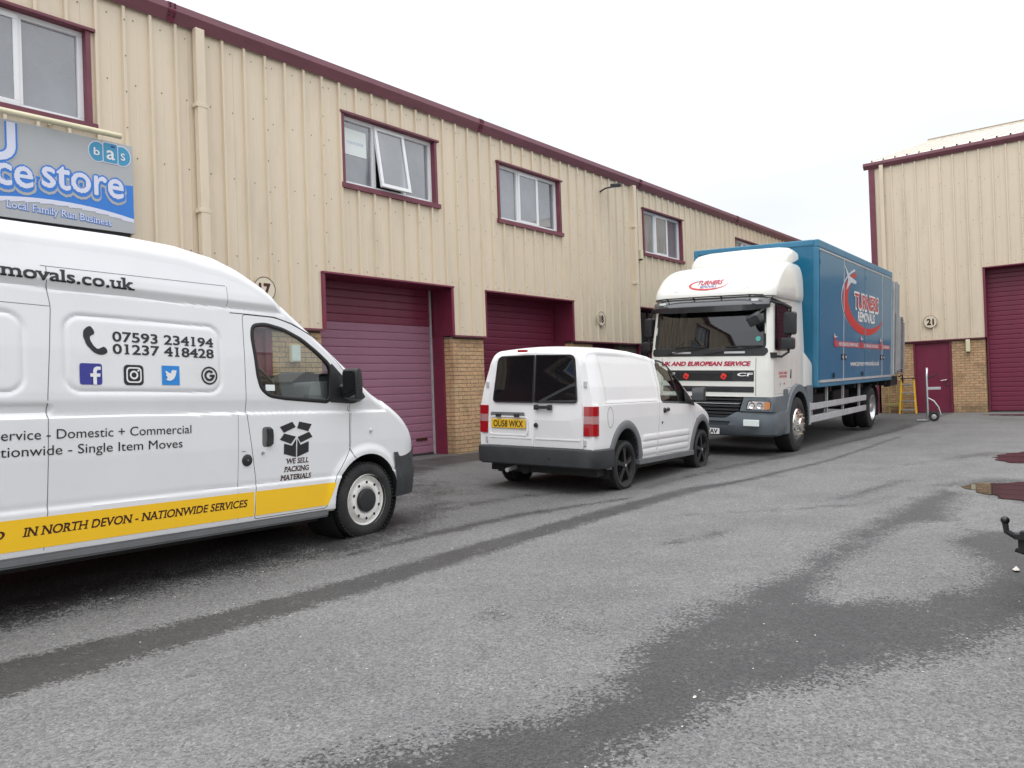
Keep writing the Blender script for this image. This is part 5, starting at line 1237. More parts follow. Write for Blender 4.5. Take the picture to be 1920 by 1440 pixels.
        if s > 0:
            # recess for the plate, lamp bar
            ribbon('plate_recess', roundpoly([(.09, .70), (.67, .70), (.67, .93), (.09, .93)], .05, 5), .02, B2, 'van_white2', rd, True, .007)
            flat('lamp_bar', rrect(.13, .65, .925, .985, .02, 4), B2, 'archgrey', rd, .006)
            for y in (.24, .52): MB().box(-.83, -.80, y - .035, y + .035, .925, .965).build('plate_lamp', 'blackplastic', rd, bevel=.006)
            pl = MB().box(-.808, -.8005, .115, .635, .785, .898).build('number_plate', 'plateyellow', rd, bevel=.002)
            f_ = lambda u, v, o: (-.8085 - o, .635 - u, v)
            text('plate_lettering', 'OU58 WKX', f_, .035, .802, .45, .078, 'black', pl, bold=.03, off=.0015)
            MB().box(-.82, -.79, .08, .22, 1.735, 1.765).build('brake_light', 'redlens', rd, bevel=.006)
        else:
            hb = MB().box(-.835, -.80, -.255, -.03, 1.035, 1.075).box(-.83, -.79, -.07, -.02, 1.02, 1.085).box(-.83, -.79, -.27, -.215, 1.02, 1.085).build('rear_handle', 'blackplastic', rd, bevel=.008)
            MB().lathe([(0, .015), (.028, .012), (.03, 0)], (-.795, -.035, .83), 'x', 20, -1).build('lock', 'blackplastic', rd, smooth=30)
        # swage line under the recess
        ribbon('swage_line', [(s * .03, .665), (s * .66, .665)], .02, B2, 'van_white2', rd, False, .006)
        # wrap-round lamps
        path = [(-.79, .712), (-.785, .77), (-.77, .82), (-.74, .855), (-.72, .865)]
        for z0, z1, m_ in ((.72, .862, 'redlens'), (.864, .955, 'pinklens'), (.957, 1.07, 'redlens')):
            vs = []; fs = []
            for x, y in path:
                d = .012
                for z in (z0, z1): vs.append((x - d * (1 if y < .84 else .3), s * (y + d * (0 if y < .72 else .8)), z))
            inn_ = [(x + .03, s * (y - .03), z) for x, y in path for z in (z0, z1)]; n_ = len(vs); vs += inn_
            for k in range(len(path) - 1):
                a = 2 * k; fs += [(a, a + 2, a + 3, a + 1), (a, n_ + a, n_ + a + 2, a + 2), (a + 1, a + 3, n_ + a + 3, n_ + a + 1)]
            fs += [(0, 1, n_ + 1, n_), (2 * len(path) - 2, n_ + 2 * len(path) - 2, n_ + 2 * len(path) - 1, 2 * len(path) - 1)]
            MB().add(vs, fs).build('tail_lamp', m_, T)
    # bumper wrapping round into the arches
    bp = [(-.80, 0), (-.80, .62), (-.79, .78), (-.75, .86), (-.68, .895), (-.45, .905), (-.37, .90)]
    full = [(x - .035 * (1 if abs(y) < .8 else .4), -y) for x, y in reversed(bp)] + [(x - .035 * (1 if abs(y) < .8 else .4), y) for x, y in bp[1:]]
    zz = [(.33, .02), (.35, .0), (.50, -.012), (.545, -.006), (.56, .02), (.562, .07)]
    mb = MB(); n_ = len(full)
    for z, i_ in zz:
        for x, y in full:
            mb.v.append((x + i_ * (1 if x < -.7 else 0), y * (1 - i_ * .6), z))
    for j in range(len(zz) - 1):
        for k in range(n_ - 1): mb.f.append((j * n_ + k, j * n_ + k + 1, (j + 1) * n_ + k + 1, (j + 1) * n_ + k))
    mb.build('rear_bumper', 'greyplastic', T, smooth=35, recalc=False)
    MB().lathe([(0, .006), (.012, .004), (.014, 0)], (-.846, -.25, .44), 'x', 14, -1).build('bumper_plug', 'blackplastic', T)
    # arch flares and lower sill
    for cx in (0, 2.664):
        rx, rz = EX[cx]
        for s in (-1, 1):
            mb = MB(); N_ = 36; w_ = .105
            for k in range(N_ + 1):
                a = PI * k / N_; a = -.10 + a * (PI + .2) / PI
                ca, sa = math.cos(a), math.sin(a)
                for q, o in ((0, -.03), (0, .016), (.25, .022), (.85, .016), (1, -.004)):
                    x = cx + (rx + w_ * q) * ca; z = .31 + (rz + w_ * q) * sa
                    z = max(z, .30); mb.v.append((x, s * (W(x, max(z, .36)) + o), z))
            for k in range(N_):
                for j in range(4): mb.f.append((k * 5 + j, k * 5 + j + 1, (k + 1) * 5 + j + 1, (k + 1) * 5 + j))
            mb.build('arch_flare', 'archgrey', T, smooth=50, recalc=False)
            MB().add([(cx + rx * 1.0 * math.cos(a), s * y, .31 + rz * math.sin(a)) for a in np.linspace(-.3, PI + .3, 30) for y in (.50, .84)], [(2 * k, 2 * k + 1, 2 * k + 3, 2 * k + 2) for k in range(29)]).build('arch_liner', 'chassis', T, recalc=False)
    MB().prism(roundpoly([(.38, .285), (2.28, .265), (2.28, .335), (.38, .355)], .01, 2), lambda u, v: (u, -.885, v), lambda u, v: (u, -.80, v)).build('sill', 'archgrey', T, bevel=.006)
    MB().box(-.6, 3.2, -.78, .78, .22, .34).build('underbody', 'chassis', T); MB().box(-.06, .06, -.7, .7, .24, .34).build('rear_axle', 'chassis', T)
    MB().tube([(-.3, .40, .27), (-.62, .40, .27), (-.80, .40, .25)], .028).build('exhaust_pipe', 'galv', T, smooth=50); MB().tube([(-.3, .25, .27), (-.62, .25, .27)], .08).build('exhaust_silencer', 'chassis', T, smooth=50)
    # wheels
    for cx in (0, 2.664):
        for s in (-1, 1):
            c = (cx, s * .865, .31); wt = bpy.data.objects.new('wheel', None); COL.objects.link(wt); wt.parent = T
            tyre(wt, .312, .20, .225, c, s, .022)
            rm = MB().lathe([(.23, .0), (.232, -.008), (.222, -.012), (.212, -.05), (.19, -.14), (.0, -.15)], c, 'y', 48, s)
            rm.build('rim', 'rimblack', wt, smooth=35)
            sp = MB()
            for k in range(5):
                a = 2 * PI * k / 5 + .35; ca, sa = math.cos(a), math.sin(a); t_ = (-sa, ca)
                for w0, w1, dz in ((.028, .042, 0),):
                    P = []
                    for r_, w_, o in ((.03, .03, .0), (.12, .024, -.006), (.218, .04, -.012)):
                        for sg in (-1, 1): P.append((c[0] + r_ * ca + sg * w_ * t_[0], c[1] + s * (o - .002), c[2] + r_ * sa + sg * w_ * t_[1]))
                    Q = [(x, y - s * .035, z) for x, y, z in P]
                    sp.add(P + Q, [(0, 1, 3, 2), (2, 3, 5, 4), (0, 2, 8, 6), (2, 4, 10, 8), (1, 7, 9, 3), (3, 9, 11, 5), (4, 5, 11, 10)])
            sp.lathe([(.0, .004), (.03, .004), (.05, -.002), (.055, -.04)], c, 'y', 20, s)
            sp.build('spokes', 'rimblack', wt, bevel=.003)
            MB().lathe([(0, .008), (.02, .007), (.022, 0)], c, 'y', 16, s).build('centre_cap', 'alu', wt)
    # handle, lock, filler flap, mirror, interior
    MB().box(1.17, 1.33, -.905, -.882, .955, .985).lathe([(0, .03), (.035, .025), (.04, 0)], (1.20, -.87, .965), 'y', 18, -1).lathe([(0, .03), (.025, .025), (.03, 0)], (1.32, -.87, .975), 'y', 18, -1).build('door_handle', 'blackplastic', D, bevel=.006)
    MB().lathe([(0, .01), (.016, .008), (.018, 0)], (1.12, -.876, .80), 'y', 16, -1).build('lock', 'blackplastic', D)
    ribbon('filler_flap', circ(-.43, .93, .075, 28, .125), .006, F, 'archgrey', T, True, .0015)
    ribbon('side_crease', [(x, 1.098) for x in np.arange(-.68, 1.04, .06)], .006, F, 'archgrey', T, False, .001)
    MB().lathe([(0, .012), (.014, .01), (.018, 0)], (2.42, -.868, .80), 'y', 14, -1).build('side_repeater', 'orangelens', T)
    mm = MB().prism(roundpoly([(-.05, -.10), (.05, -.10), (.06, .03), (.03, .11), (-.05, .11)], .03, 4), lambda u, v: (u, -.10, v), lambda u, v: (u * .8, .09, v * .9)).build('wing_mirror', 'blackplastic', T, smooth=40, bevel=.015)
    mm.location = (2.16, -1.0, 1.17); mm.rotation_euler = (0, 0, R(10)); MB().box(-.056, -.051, -.085, .08, -.08, .09).build('mirror_glass', 'mirror', mm)
    MB().box(2.1, 2.22, -.95, -.84, 1.05, 1.10).build('mirror_stem', 'blackplastic', T, bevel=.01)
    m2 = MB().box(2.1, 2.2, .86, 1.05, 1.07, 1.27).build('wing_mirror', 'blackplastic', T, bevel=.02)
    st = MB().lathe([(.17, -.012), (.19, 0), (.17, .012), (.165, 0), (.17, -.012)], (0, 0, 0), 'x', 28).bar((0, -.17, 0), (0, .17, 0), .02, .04).build('steering_wheel', 'blackplastic', T, smooth=40); st.location = (1.85, -.37, 1.05); st.rotation_euler = (0, R(-25), 0)
    MB().box(2.0, 2.35, -.75, .75, .7, 1.06).build('dashboard', 'interior', T, bevel=.03)
    for y in (-.40, .38): MB().prism(roundpoly([(1.05, .55), (1.6, .55), (1.62, .72), (1.25, .74), (1.08, 1.30), (.95, 1.30)], .05), lambda u, v: (u, y - .24, v), lambda u, v: (u, y + .24, v)).build('seat', 'seat', T, bevel=.02)
    MB().prism(rrect(-.12, .12, 1.32, 1.48, .04), lambda u, v: (.97, -.40 + u, v), lambda u, v: (1.05, -.40 + u, v)).build('headrest', 'seat', T, bevel=.02)
    MB().box(.88, .90, -.70, .70, .5, 1.70).build('bulkhead', 'interior', T)
    for s in (-1, 1): MB().prism(roundpoly([(s * .45, .68), (s * .68, .68), (s * .66, .90), (s * .50, .88)], .03, 3), lambda u, v: (3.1, u, v), lambda u, v: (3.43 - .6 * max(0, v - .7), u, v)).build('headlight', 'clearlens', T)
    MB().box(3.25, 3.47, -.66, .66, .32, .56).build('front_bumper', 'greyplastic', T, bevel=.04)
    return T
M['pinklens'] = mat('pale_lens', (.42, .22, .22), .15, coat=1)
M['van_white2'] = mat('small_van_paint', (0.80, 0.80, 0.80), 0.3, var=0.015, vscale=2, coat=0.5, dirt=(0.6, 0.58, 0.53), dscale=4, damt=0.15)
small_van()

# ------------------------------------------------------------------ removals lorry
def loft_z(levels, cap=True):
    """levels: (z, [xy ring]) with equal ring lengths"""
    n = len(levels[0][1]); vs = [(x, y, z) for z, rg in levels for x, y in rg]; fs = []
    for i in range(len(levels) - 1): fs += [(i * n + k, i * n + (k + 1) % n, (i + 1) * n + (k + 1) % n, (i + 1) * n + k) for k in range(n)]
    fs += [tuple(range(n)), tuple(range((len(levels) - 1) * n, len(levels) * n))]
    return MB().add(vs, fs).mesh('body')
def lorry():
    T = thing('removals_lorry', 'large lorry with cream cab and blue box body lettered TURNERS REMOVALS', 'lorry', (13.973, 6.01, .044), (R(-2.51), R(.56), R(182.46)))
    CY = .045
    def ring(xr, xf, hw, rf, bow=.03, rb=.03, n=8):
        """plan outline of the cab, counter-clockwise, centred on CY"""
        pts = []
        for k in range(n + 1):
            a = k / n * PI / 2; pts.append((xf - bow - rf + rf * math.sin(a), -(hw - rf) - rf * math.cos(a)))
        m_ = 10
        for k in range(1, m_):
            y = -(hw - rf) + 2 * (hw - rf) * k / m_; pts.append((xf - bow * (y / (hw - rf)) ** 2, y))
        for k in range(n + 1):
            a = k / n * PI / 2; pts.append((xf - bow - rf + rf * math.cos(a), (hw - rf) + rf * math.sin(a)))
        for k in range(4):
            a = k / 3 * PI / 2; pts.append((xr + rb - rb * math.sin(a), hw - rb + rb * math.cos(a)))
        for k in range(4):
            a = k / 3 * PI / 2; pts.append((xr + rb - rb * math.cos(a), -(hw - rb) - rb * math.sin(a)))
        return [(x, y + CY) for x, y in pts]
    xf = lambda z: lerp_tab([(.9, 1.42), (1.5, 1.42), (1.80, 1.40), (2.2, 1.35), (2.75, 1.26), (2.8, 1.25)], z)
    hwz = lambda z: lerp_tab([(.9, 1.12), (1.75, 1.12), (2.75, 1.07)], z)
    lv = [(z, ring(-.50, xf(z), hwz(z), lerp_tab([(.9, .13), (1.8, .12), (2.75, .14)], z))) for z in np.concatenate([np.arange(1.04, 2.74, .05), [2.74]])]
    cab = loft_z(lv); skin = bvh(cab)
    ci = [(z, ring(-.42, xf(z) - .05, hwz(z) - .05, .1)) for z in np.arange(1.5, 2.68, .06)]
    cab = boolean(cab, loft_z(ci))
    wsp = roundpoly([(CY - 1.0, 1.86), (CY + 1.0, 1.86), (CY + .97, 2.56), (CY - .97, 2.56)], .08)
    cab = boolean(cab, prism_x(wsp, 1.0, 2.0))
    sw = roundpoly([(.36, 1.84), (1.20, 1.84), (1.17, 2.05), (1.09, 2.60), (.98, 2.63), (.36, 2.63)], [.06, .04, .03, .05, .05, .06])
    cab = boolean(cab, prism_y(sw, -1.6, 1.6))
    cab = boolean(cab, cyl_y(0, .52, .66, -2, 2))
    door = roundpoly([(.28, 1.18), (.62, 1.18), (.72, 1.09), (1.24, 1.09), (1.24, 1.80), (1.14, 2.67), (.28, 2.67)], .04, 3)
    dm = boolean(cab.copy(), prism_y(door, .85, 1.6), 'INTERSECT'); cab = boolean(cab, prism_y(grow(door, .005), .85, 1.6))
    paint(cab, 'cab_white', 'van_inner', skin); paint(dm, 'cab_white', 'van_inner', skin)
    C = new_obj('cab', cab, T); D = new_obj('cab_door', dm, T)
    def SF(u, v, o=0): return (u, CY + hwz(v) + o, v)
    def FF(u, v, o=0):       # front surface by y (u) and z (v)
        y = u - CY; hw = hwz(v); rf = .125; b = .03
        if abs(y) <= hw - rf: x = xf(v) - b * (y / (hw - rf)) ** 2
        else: t_ = min(1, (abs(y) - (hw - rf)) / rf); x = xf(v) - b - rf + rf * math.sqrt(max(0, 1 - t_ * t_))
        return (x + o, u, v)
    patch('windscreen', grow(wsp, .01), .1, lambda u, v: FF(u, v, -.01), 'cabglass', T)
    ribbon('windscreen_seal', wsp, .045, FF, 'seal', T, True, .004)
    patch('pane', grow(sw, .01), .12, lambda u, v: SF(u, v, -.01), 'cabsideglass', D); ribbon('window_seal', sw, .03, SF, 'seal', D, True, .004)
    patch('side_window', grow(sw, .01), .12, lambda u, v: (u, CY - hwz(v) + .01, v), 'cabsideglass', T)
    ribbon('glazing_bar', [(1.0, 1.86), (.96, 2.60)], .03, SF, 'seal', D, False, .003)
    # dark scuttle band below the screen, cream fronts and grille openings
    patch('scuttle_panel', roundpoly([(CY - 1.03, 1.735), (CY + 1.0, 1.735), (CY + 1.06, 1.80), (CY + 1.04, 1.87), (CY - 1.04, 1.87), (CY - 1.06, 1.8)], .03), .09, lambda u, v: FF(u, v, .006), 'blackplastic', T)
    def slab(nm, y0, y1, z0, z1, m_, o, par=None, r_=.01, d=.03):
        q = sliced(rrect(y0, y1, z0, z1, r_, 3), .1, lambda u, v: FF(u, v, o)); me = bpy.data.meshes.new(nm)
        ext = bmesh.ops.extrude_face_region(q, geom=q.faces[:]); 
        for v in [g_ for g_ in ext['geom'] if isinstance(g_, bmesh.types.BMVert)]: v.co.x -= d
        bmesh.ops.recalc_face_normals(q, faces=q.faces); q.to_mesh(me); q.free(); me.materials.append(M[m_]); shade(me, 35); return new_obj(nm, me, par or T)
    gr = slab('grille', CY - .83, CY + .83, 1.305, 1.485, 'blackplastic', .006)
    for z in (1.325, 1.375, 1.425): slab('grille_bar', CY - .62, CY + .45, z, z + .022, 'chassis', .022, gr, .004, .02)
    slab('grille', CY - .83, CY + .83, 1.115, 1.215, 'blackplastic', .006); slab('grille_bar', CY - .60, CY + .45, 1.155, 1.175, 'chassis', .02, gr, .004, .02)
    slab('front_crease', CY - .85, CY + .85, 1.495, 1.50, 'cab_white', .008)
    for s in (-1, 1): ribbon('corner_seam', [(CY + s * .86, z) for z in np.arange(1.06, 1.74, .04)], .008, FF, 'seal', T, False, .001)
    # bumper, lamp housings and lower grille
    bz = [(.36, 1.30, 1.10), (.40, 1.36, 1.14), (.55, 1.42, 1.17), (.70, 1.42, 1.18), (.775, 1.40, 1.17), (.78, 1.37, 1.16)]
    bum = loft_z([(z, ring(.62, x, h, .24, .04)) for z, x, h in bz]); bum = boolean(bum, cyl_y(0, .50, .60, -2, 2))
    lgp = roundpoly([(CY - .34, .67), (CY + .34, .67), (CY + .56, .80), (CY - .56, .80)], .06, 4)
    bum = boolean(bum, prism_x(lgp, 1.25, 2)); bum = boolean(bum, prism_x(roundpoly([(CY - .38, .53), (CY + .38, .53), (CY + .43, .62), (CY - .43, .62)], .03, 4), 1.33, 2))
    bum.materials.clear(); bum.materials.append(M['steelblue']); shade(bum, 35); bo = new_obj('front_bumper', bum, T)
    bst = MB().box(.50, .74, CY + .93, CY + 1.165, .37, .68).build('bumper_corner', 'steelblue', T, bevel=.03)
    MB().box(.55, .75, CY + .95, CY + 1.15, .72, 1.16).build('step_panel', 'steelblue', T, bevel=.02)
    MB().box(.52, .95, CY + .90, CY + 1.10, .70, 1.04).build('step_well', 'greyplastic', T, bevel=.01)
    MB().box(.52, .95, CY - 1.10, CY - .90, .40, 1.04).build('step_well', 'greyplastic', T, bevel=.01)
    lh = loft_z([(z, ring(.70, x, 1.155, .16, .03)) for z, x in ((.782, 1.40), (.80, 1.42), (1.02, 1.415), (1.045, 1.39))])
    lh = boolean(lh, prism_x(roundpoly([(CY - .53, .60), (CY + .53, .60), (CY + .66, 1.035), (CY - .66, 1.035)], .03, 3), 1.25, 2))
    lh.materials.clear(); lh.materials.append(M['steelblue']); shade(lh, 35); LHo = new_obj('lamp_housing', lh, T)
    MB().box(1.15, 1.27, CY - .66, CY + .66, .66, 1.045).build('radiator_backing', 'darkrecess', T)
    for z, w_ in ((.99, .63), (.93, .61), (.87, .58), (.81, .56), (.75, .50), (.695, .42)):
        MB().prism(rrect(-w_, w_, 0, .035, .01, 3), lambda u, v: (1.28, CY + u, z + v), lambda u, v: (1.38, CY + u, z + v - .012)).build('lower_grille_bar', 'blackplastic', gr)
    MB().box(1.375, 1.392, CY - .60, CY + .58, .915, .925).build('trim_strip', 'alu', gr)
    for s in (-1, 1):
        q = [(CY + s * a, z) for a, z in ((.70, .83), (1.08, .83), (1.10, .96), (.74, .97))]; q = roundpoly(q, .02, 3)
        def HF(u, v, o=0): 
            y = abs(u - CY); x = 1.42 - .03 * (y / .99) ** 2
            if y > .995: x -= .16 - math.sqrt(max(0, .16 ** 2 - (y - .995) ** 2))
            return (x + o, u, v)
        patch('headlight_glass', q, .05, lambda u, v: HF(u, v, .004), 'clearlens', T)
        ribbon('headlight_rim', q, .02, HF, 'greyplastic', T, True, .008)
        for y_ in (.80, .93): MB().lathe([(.052, .012), (.045, .006), (.02, .0), (0, .004)], (HF(CY + s * y_, .9)[0] + .002, CY + s * y_, .90), 'x', 22).build('reflector', 'chrome', T, smooth=50)
        patch('indicator', roundpoly([(CY + s * 1.0, .835), (CY + s * 1.085, .835), (CY + s * 1.095, .955), (CY + s * 1.0, .96)], .01, 2), .05, lambda u, v: HF(u, v, .009), 'orangelens', T)
    for s in (-1, 1): slab_q = MB().box(1.40, 1.432, CY + s * .79 - .135, CY + s * .79 + .135, .545, .655).build('reflector_panel', 'paper', T, bevel=.01)
    npl = MB().box(1.43, 1.44, -.235, .285, .39, .49).box(1.30, 1.43, -.1, .2, .42, .45).build('number_plate', 'white', T)
    nf = lambda u, v, o: (1.44 + o, -.235 + u, v)
    text('plate_lettering', 'TAV', nf, .29, .403, .20, .075, 'black', npl, bold=.04, off=.002)
    # poppies, lettering on the front
    for y in (-.33, .36):
        pp = MB()
        for k in range(4): a = k * PI / 2 + .3; pp.lathe([(0, .02), (.03, .018), (.036, .008)], (FF(y, 1.38)[0] + .012, y + .022 * math.cos(a), 1.385 + .022 * math.sin(a)), 'x', 12)
        po = pp.build('poppy', 'poppy', T, smooth=50); MB().lathe([(0, .012), (.013, .01), (.015, 0)], (FF(y, 1.38)[0] + .03, y, 1.385), 'x', 12).build('poppy_centre', 'black', po)
    text('front_lettering', 'UK AND EUROPEAN SERVICE', FF, -.82, 1.572, 1.64, .074, 'crimson', T, bold=.055, italic=.22, off=.006)
    text('badge_lettering', 'CF', FF, .60, 1.395, .27, .055, 'white', gr, bold=.045, italic=.1, off=.026); text('badge_lettering', 'DAF', FF, -.80, 1.40, .26, .05, 'white', gr, bold=.04, off=.026)
    # wipers
    wp = MB()
    for y0, y1 in ((-.42, .55 - .50), (.28, 1.0)):
        a = Vector(FF(y0 - .3, 1.77)) + Vector((.03, 0, 0)); b = Vector(FF(y1, 1.905)) + Vector((.03, 0, 0)); wp.bar(a, b, .018, .014)
        wp.bar(Vector(FF(y1 - .62, 1.90)) + Vector((.035, 0, 0)), b, .012, .02)
    wp.build('wiper', 'chassis', T)
    for y in (-.43, .54): slab('grab_handle', y - .18, y + .18, 1.78, 1.815, 'alu', .02, T, .012, .02)
    # fairing on the roof
    fz = [(2.735, 1.30, -.40, 1.10, .20), (2.76, 1.34, -.40, 1.12, .22), (2.84, 1.335, -.40, 1.125, .22), (2.93, 1.28, -.40, 1.125, .22), (3.03, 1.19, -.40, 1.12, .22), (3.13, 1.08, -.40, 1.115, .22), (3.22, .95, -.39, 1.105, .22), (3.30, .79, -.38, 1.09, .22), (3.36, .62, -.37, 1.07, .22), (3.40, .44, -.36, 1.04, .2), (3.425, .26, -.34, 1.0, .16), (3.435, .1, -.3, .94, .1)]
    fai = loft_z([(z, ring(a, b, h, min(r_, (b - a) / 2.3), .06)) for z, b, a, h, r_ in fz]); fai.materials.append(M['cab_white']); shade(fai, 40); fo = new_obj('roof_fairing', fai, T)
    sp_ = roundpoly([(.20, 3.40), (.17, 3.55), (.02, 3.68), (-.25, 3.745), (-.60, 3.74), (-.72, 3.70), (-.45, 3.58), (-.10, 3.44)], .05, 4)
    spm = MB()
    stn = [(-.99, .45), (-.96, .75), (-.88, .93), (-.7, 1.0), (0, 1.03), (.7, 1.0), (.88, .93), (.96, .75), (.99, .45)]; n_ = len(sp_)
    for y, k in stn: spm.v += [(-.2 + (x + .2) * (k * .5 + .5), CY + .06 + y * .93, 3.42 + (z - 3.42) * k * 1.04) for x, z in sp_]
    for i in range(len(stn) - 1): spm.f += [(i * n_ + k, i * n_ + (k + 1) % n_, (i + 1) * n_ + (k + 1) % n_, (i + 1) * n_ + k) for k in range(n_)]
    spm.f += [tuple(range(n_)), tuple(range((len(stn) - 1) * n_, len(stn) * n_))]
    spm.build('wind_deflector', 'cab_white', T, smooth=45)
    # sun visor: dark translucent board with marker lamps
    vis = [(1.30, 2.745), (1.45, 2.70), (1.52, 2.60), (1.50, 2.50), (1.47, 2.50), (1.47, 2.59), (1.42, 2.67), (1.30, 2.72)]
    vm = MB(); st_ = [(y, -.16 * (abs(y) / 1.06) ** 6) for y in np.linspace(-1.06, 1.06, 21)]
    for y, dx in st_: vm.v += [(x + dx - .03 * (y / 1.06) ** 2, CY + y, z + (.05 * (abs(y) / 1.06) ** 8 if z < 2.6 else 0)) for x, z in vis]
    n_ = len(vis)
    for i in range(20): vm.f += [(i * n_ + k, i * n_ + (k + 1) % n_, (i + 1) * n_ + (k + 1) % n_, (i + 1) * n_ + k) for k in range(n_)]
    vm.f += [tuple(range(n_)), tuple(range(20 * n_, 21 * n_))]
    vo = vm.build('sun_visor', 'visor', T, smooth=40)
    for y in (-.80, .87): MB().box(1.47, 1.50, CY + y - .055, CY + y + .055, 2.655, 2.69).build('marker_lamp', 'paper', vo)
    rail = MB().tube([(1.37, CY - .98, 2.755), (1.42, CY - .8, 2.765), (1.44, CY, 2.77), (1.42, CY + .8, 2.765), (1.37, CY + .98, 2.755)], .012)
    for y in (-.75, -.25, .25, .75): rail.bar((1.43, CY + y, 2.77), (1.36, CY + y, 2.74), .02)
    rail.build('visor_rail', 'chassis', T)
    # logo on the fairing
    def RF(u, v, o=0):
        z = v; b = lerp_tab([(a[0], a[1]) for a in fz], z); h = lerp_tab([(a[0], a[3]) for a in fz], z); r_ = lerp_tab([(a[0], a[4]) for a in fz], z)
        y = u - CY; return (b - .06 * (y / (h - r_)) ** 2 + o, u, z + o * .6)
    cy0, cz0 = -.02, 2.985
    def swirl(cx, cz, rx, ry, w, a0, a1, fn, m_, par, off, n=36, flip=1, nm='swirl_emblem'):
        mb = MB()
        for k in range(n + 1):
            u = k / n; a = a0 + (a1 - a0) * u; ww = w * (1 - u) ** .8 * (.35 + .65 * min(1, u * 6)) + .004
            for s in (0, 1): mb.v.append(fn(cx + flip * (rx - s * ww) * math.cos(a), cz + (ry - s * ww * .9) * math.sin(a), off))
        for k in range(n): mb.f.append((2 * k, 2 * k + 1, 2 * k + 3, 2 * k + 2))
        return mb.build(nm, m_, par, recalc=False)
    swirl(cy0, cz0 + .015, .36, .105, .05, R(125), R(385), RF, 'red', T, .006)
    text('fairing_lettering', 'TURNERS', RF, cy0 - .19, cz0 + .012, .46, .085, 'crimson', T, bold=.04, italic=.2, off=.010)
    text('fairing_lettering', 'REMOVALS', RF, cy0 - .13, cz0 - .045, .31, .04, 'navy', T, bold=.03, italic=.2, off=.010)
    flat('star_tip', [(cy0 - .24, cz0 + .105), (cy0 - .10, cz0 + .12), (cy0 - .17, cz0 + .095), (cy0 - .20, cz0 + .075)], RF, 'lightblueprint', T, .008)
    ribbon('fairing_crease', roundpoly([(CY - .78, 3.05), (CY - .68, 2.90), (CY + .68, 2.90), (CY + .78, 3.05)], .06, 5)[1:-1], .012, RF, 'cab_white', fo, False, .006)
    flat('teal_sticker', circ(.93, 1.995 + .03, .042, 24), FF, 'tealsticker', T, .004)
    # side lettering on the door
    def ST(u, v, o=0): return SF(1.18 - u, v, o)
    text('door_lettering', 'CRAWLEY, SUSSEX', ST, .16, 1.42, .46, .042, 'red', D, bold=.03, off=.004); text('door_lettering', '01293 552 050', ST, .20, 1.36, .40, .042, 'red', D, bold=.03, off=.004)
    flat('door_emblem', circ(.93, 1.25, .028, 16), lambda u, v, o: SF(u, v, o), 'lightblueprint', D, .004); flat('door_emblem', [(.78, 1.235), (.72, 1.275), (.66, 1.235), (.72, 1.25)], SF, 'red', D, .004)
    patch('door_handle', roundpoly([(-.04 + .36, 1.34), (.03 + .36, 1.34), (.0 + .36, 1.50), (-.04 + .36, 1.50)], .01, 2), .1, lambda u, v: SF(u, v, .005), 'blackplastic', D)
    # rear lower flare of the cab and wheel arch
    fl = MB().prism(roundpoly([(-.44, 1.80), (-.44, 1.17), (-1.0, 1.17), (-.98, 1.58), (-.66, 1.72)], [.002, .002, .03, .08, .1], 4), lambda u, v: (u, CY + .95, v), lambda u, v: (u, CY + 1.122, v))
    fm = fl.mesh('f', bevel=.004); fm = boolean(fm, cyl_y(0, .50, .70, .8, 1.5)); fm.materials.clear(); fm.materials.append(M['cab_white']); shade(fm, 35); new_obj('side_deflector', fm, T)
    for s in (-1, 1):
        am = MB(); N_ = 26
        for k in range(N_ + 1):
            a = R(-8) + (PI + R(10)) * k / N_
            for r_, o in ((.60, 1.15), (.60, 1.175), (.72, 1.175), (.735, 1.14)): 
                am.v.append((r_ * math.cos(a), CY + s * o, max(.40, .50 + r_ * math.sin(a))))
        for k in range(N_):
            for j in range(3): am.f.append((4 * k + j, 4 * k + j + 1, 4 * k + 5 + j, 4 * k + 4 + j))
        for k in range(N_): am.f.append((4 * k, 4 * k + 4, len(am.v) + k, len(am.v) + k)) if False else None
        am.build('wheel_arch', 'steelblue', T, smooth=40, recalc=False)
        MB().add([(.60 * math.cos(a), CY + s * y, .50 + .60 * math.sin(a)) for a in np.linspace(-.1, PI + .1, 26) for y in (.72, 1.16)], [(2 * k, 2 * k + 1, 2 * k + 3, 2 * k + 2) for k in range(25)]).build('arch_liner', 'chassis', T, recalc=False)
    MB().box(-1.0, -.60, CY + .80, CY + 1.14, .78, 1.19).build('rear_cab_panel', 'steelblue', T, bevel=.02)
    # mirrors
    def mir(cx, cy, cz, w, d, h, rz):
        o = MB().prism(rrect(-w / 2, w / 2, -h / 2, h / 2, .05, 5), lambda u, v: (-d / 2, u, v), lambda u, v: (d / 2, u * .86, v * .9)).build('mirror', 'blackplastic', T, smooth=40, bevel=.018); o.location = (cx, cy, cz); o.rotation_euler = (0, 0, R(rz))
        MB().prism(rrect(-w / 2 + .02, w / 2 - .02, -h / 2 + .02, h / 2 - .02, .04, 4), lambda u, v: (-d / 2 - .004, u, v), lambda u, v: (-d / 2 - .001, u, v)).build('mirror_glass', 'mirror', o)
    mir(.93, 1.32, 2.29, .22, .16, .40, 8); mir(.98, 1.30, 1.945, .24, .17, .21, 8); mir(1.12, -1.19, 2.27, .18, .16, .38, -8); mir(1.14, -1.22, 1.92, .22, .17, .19, -8)
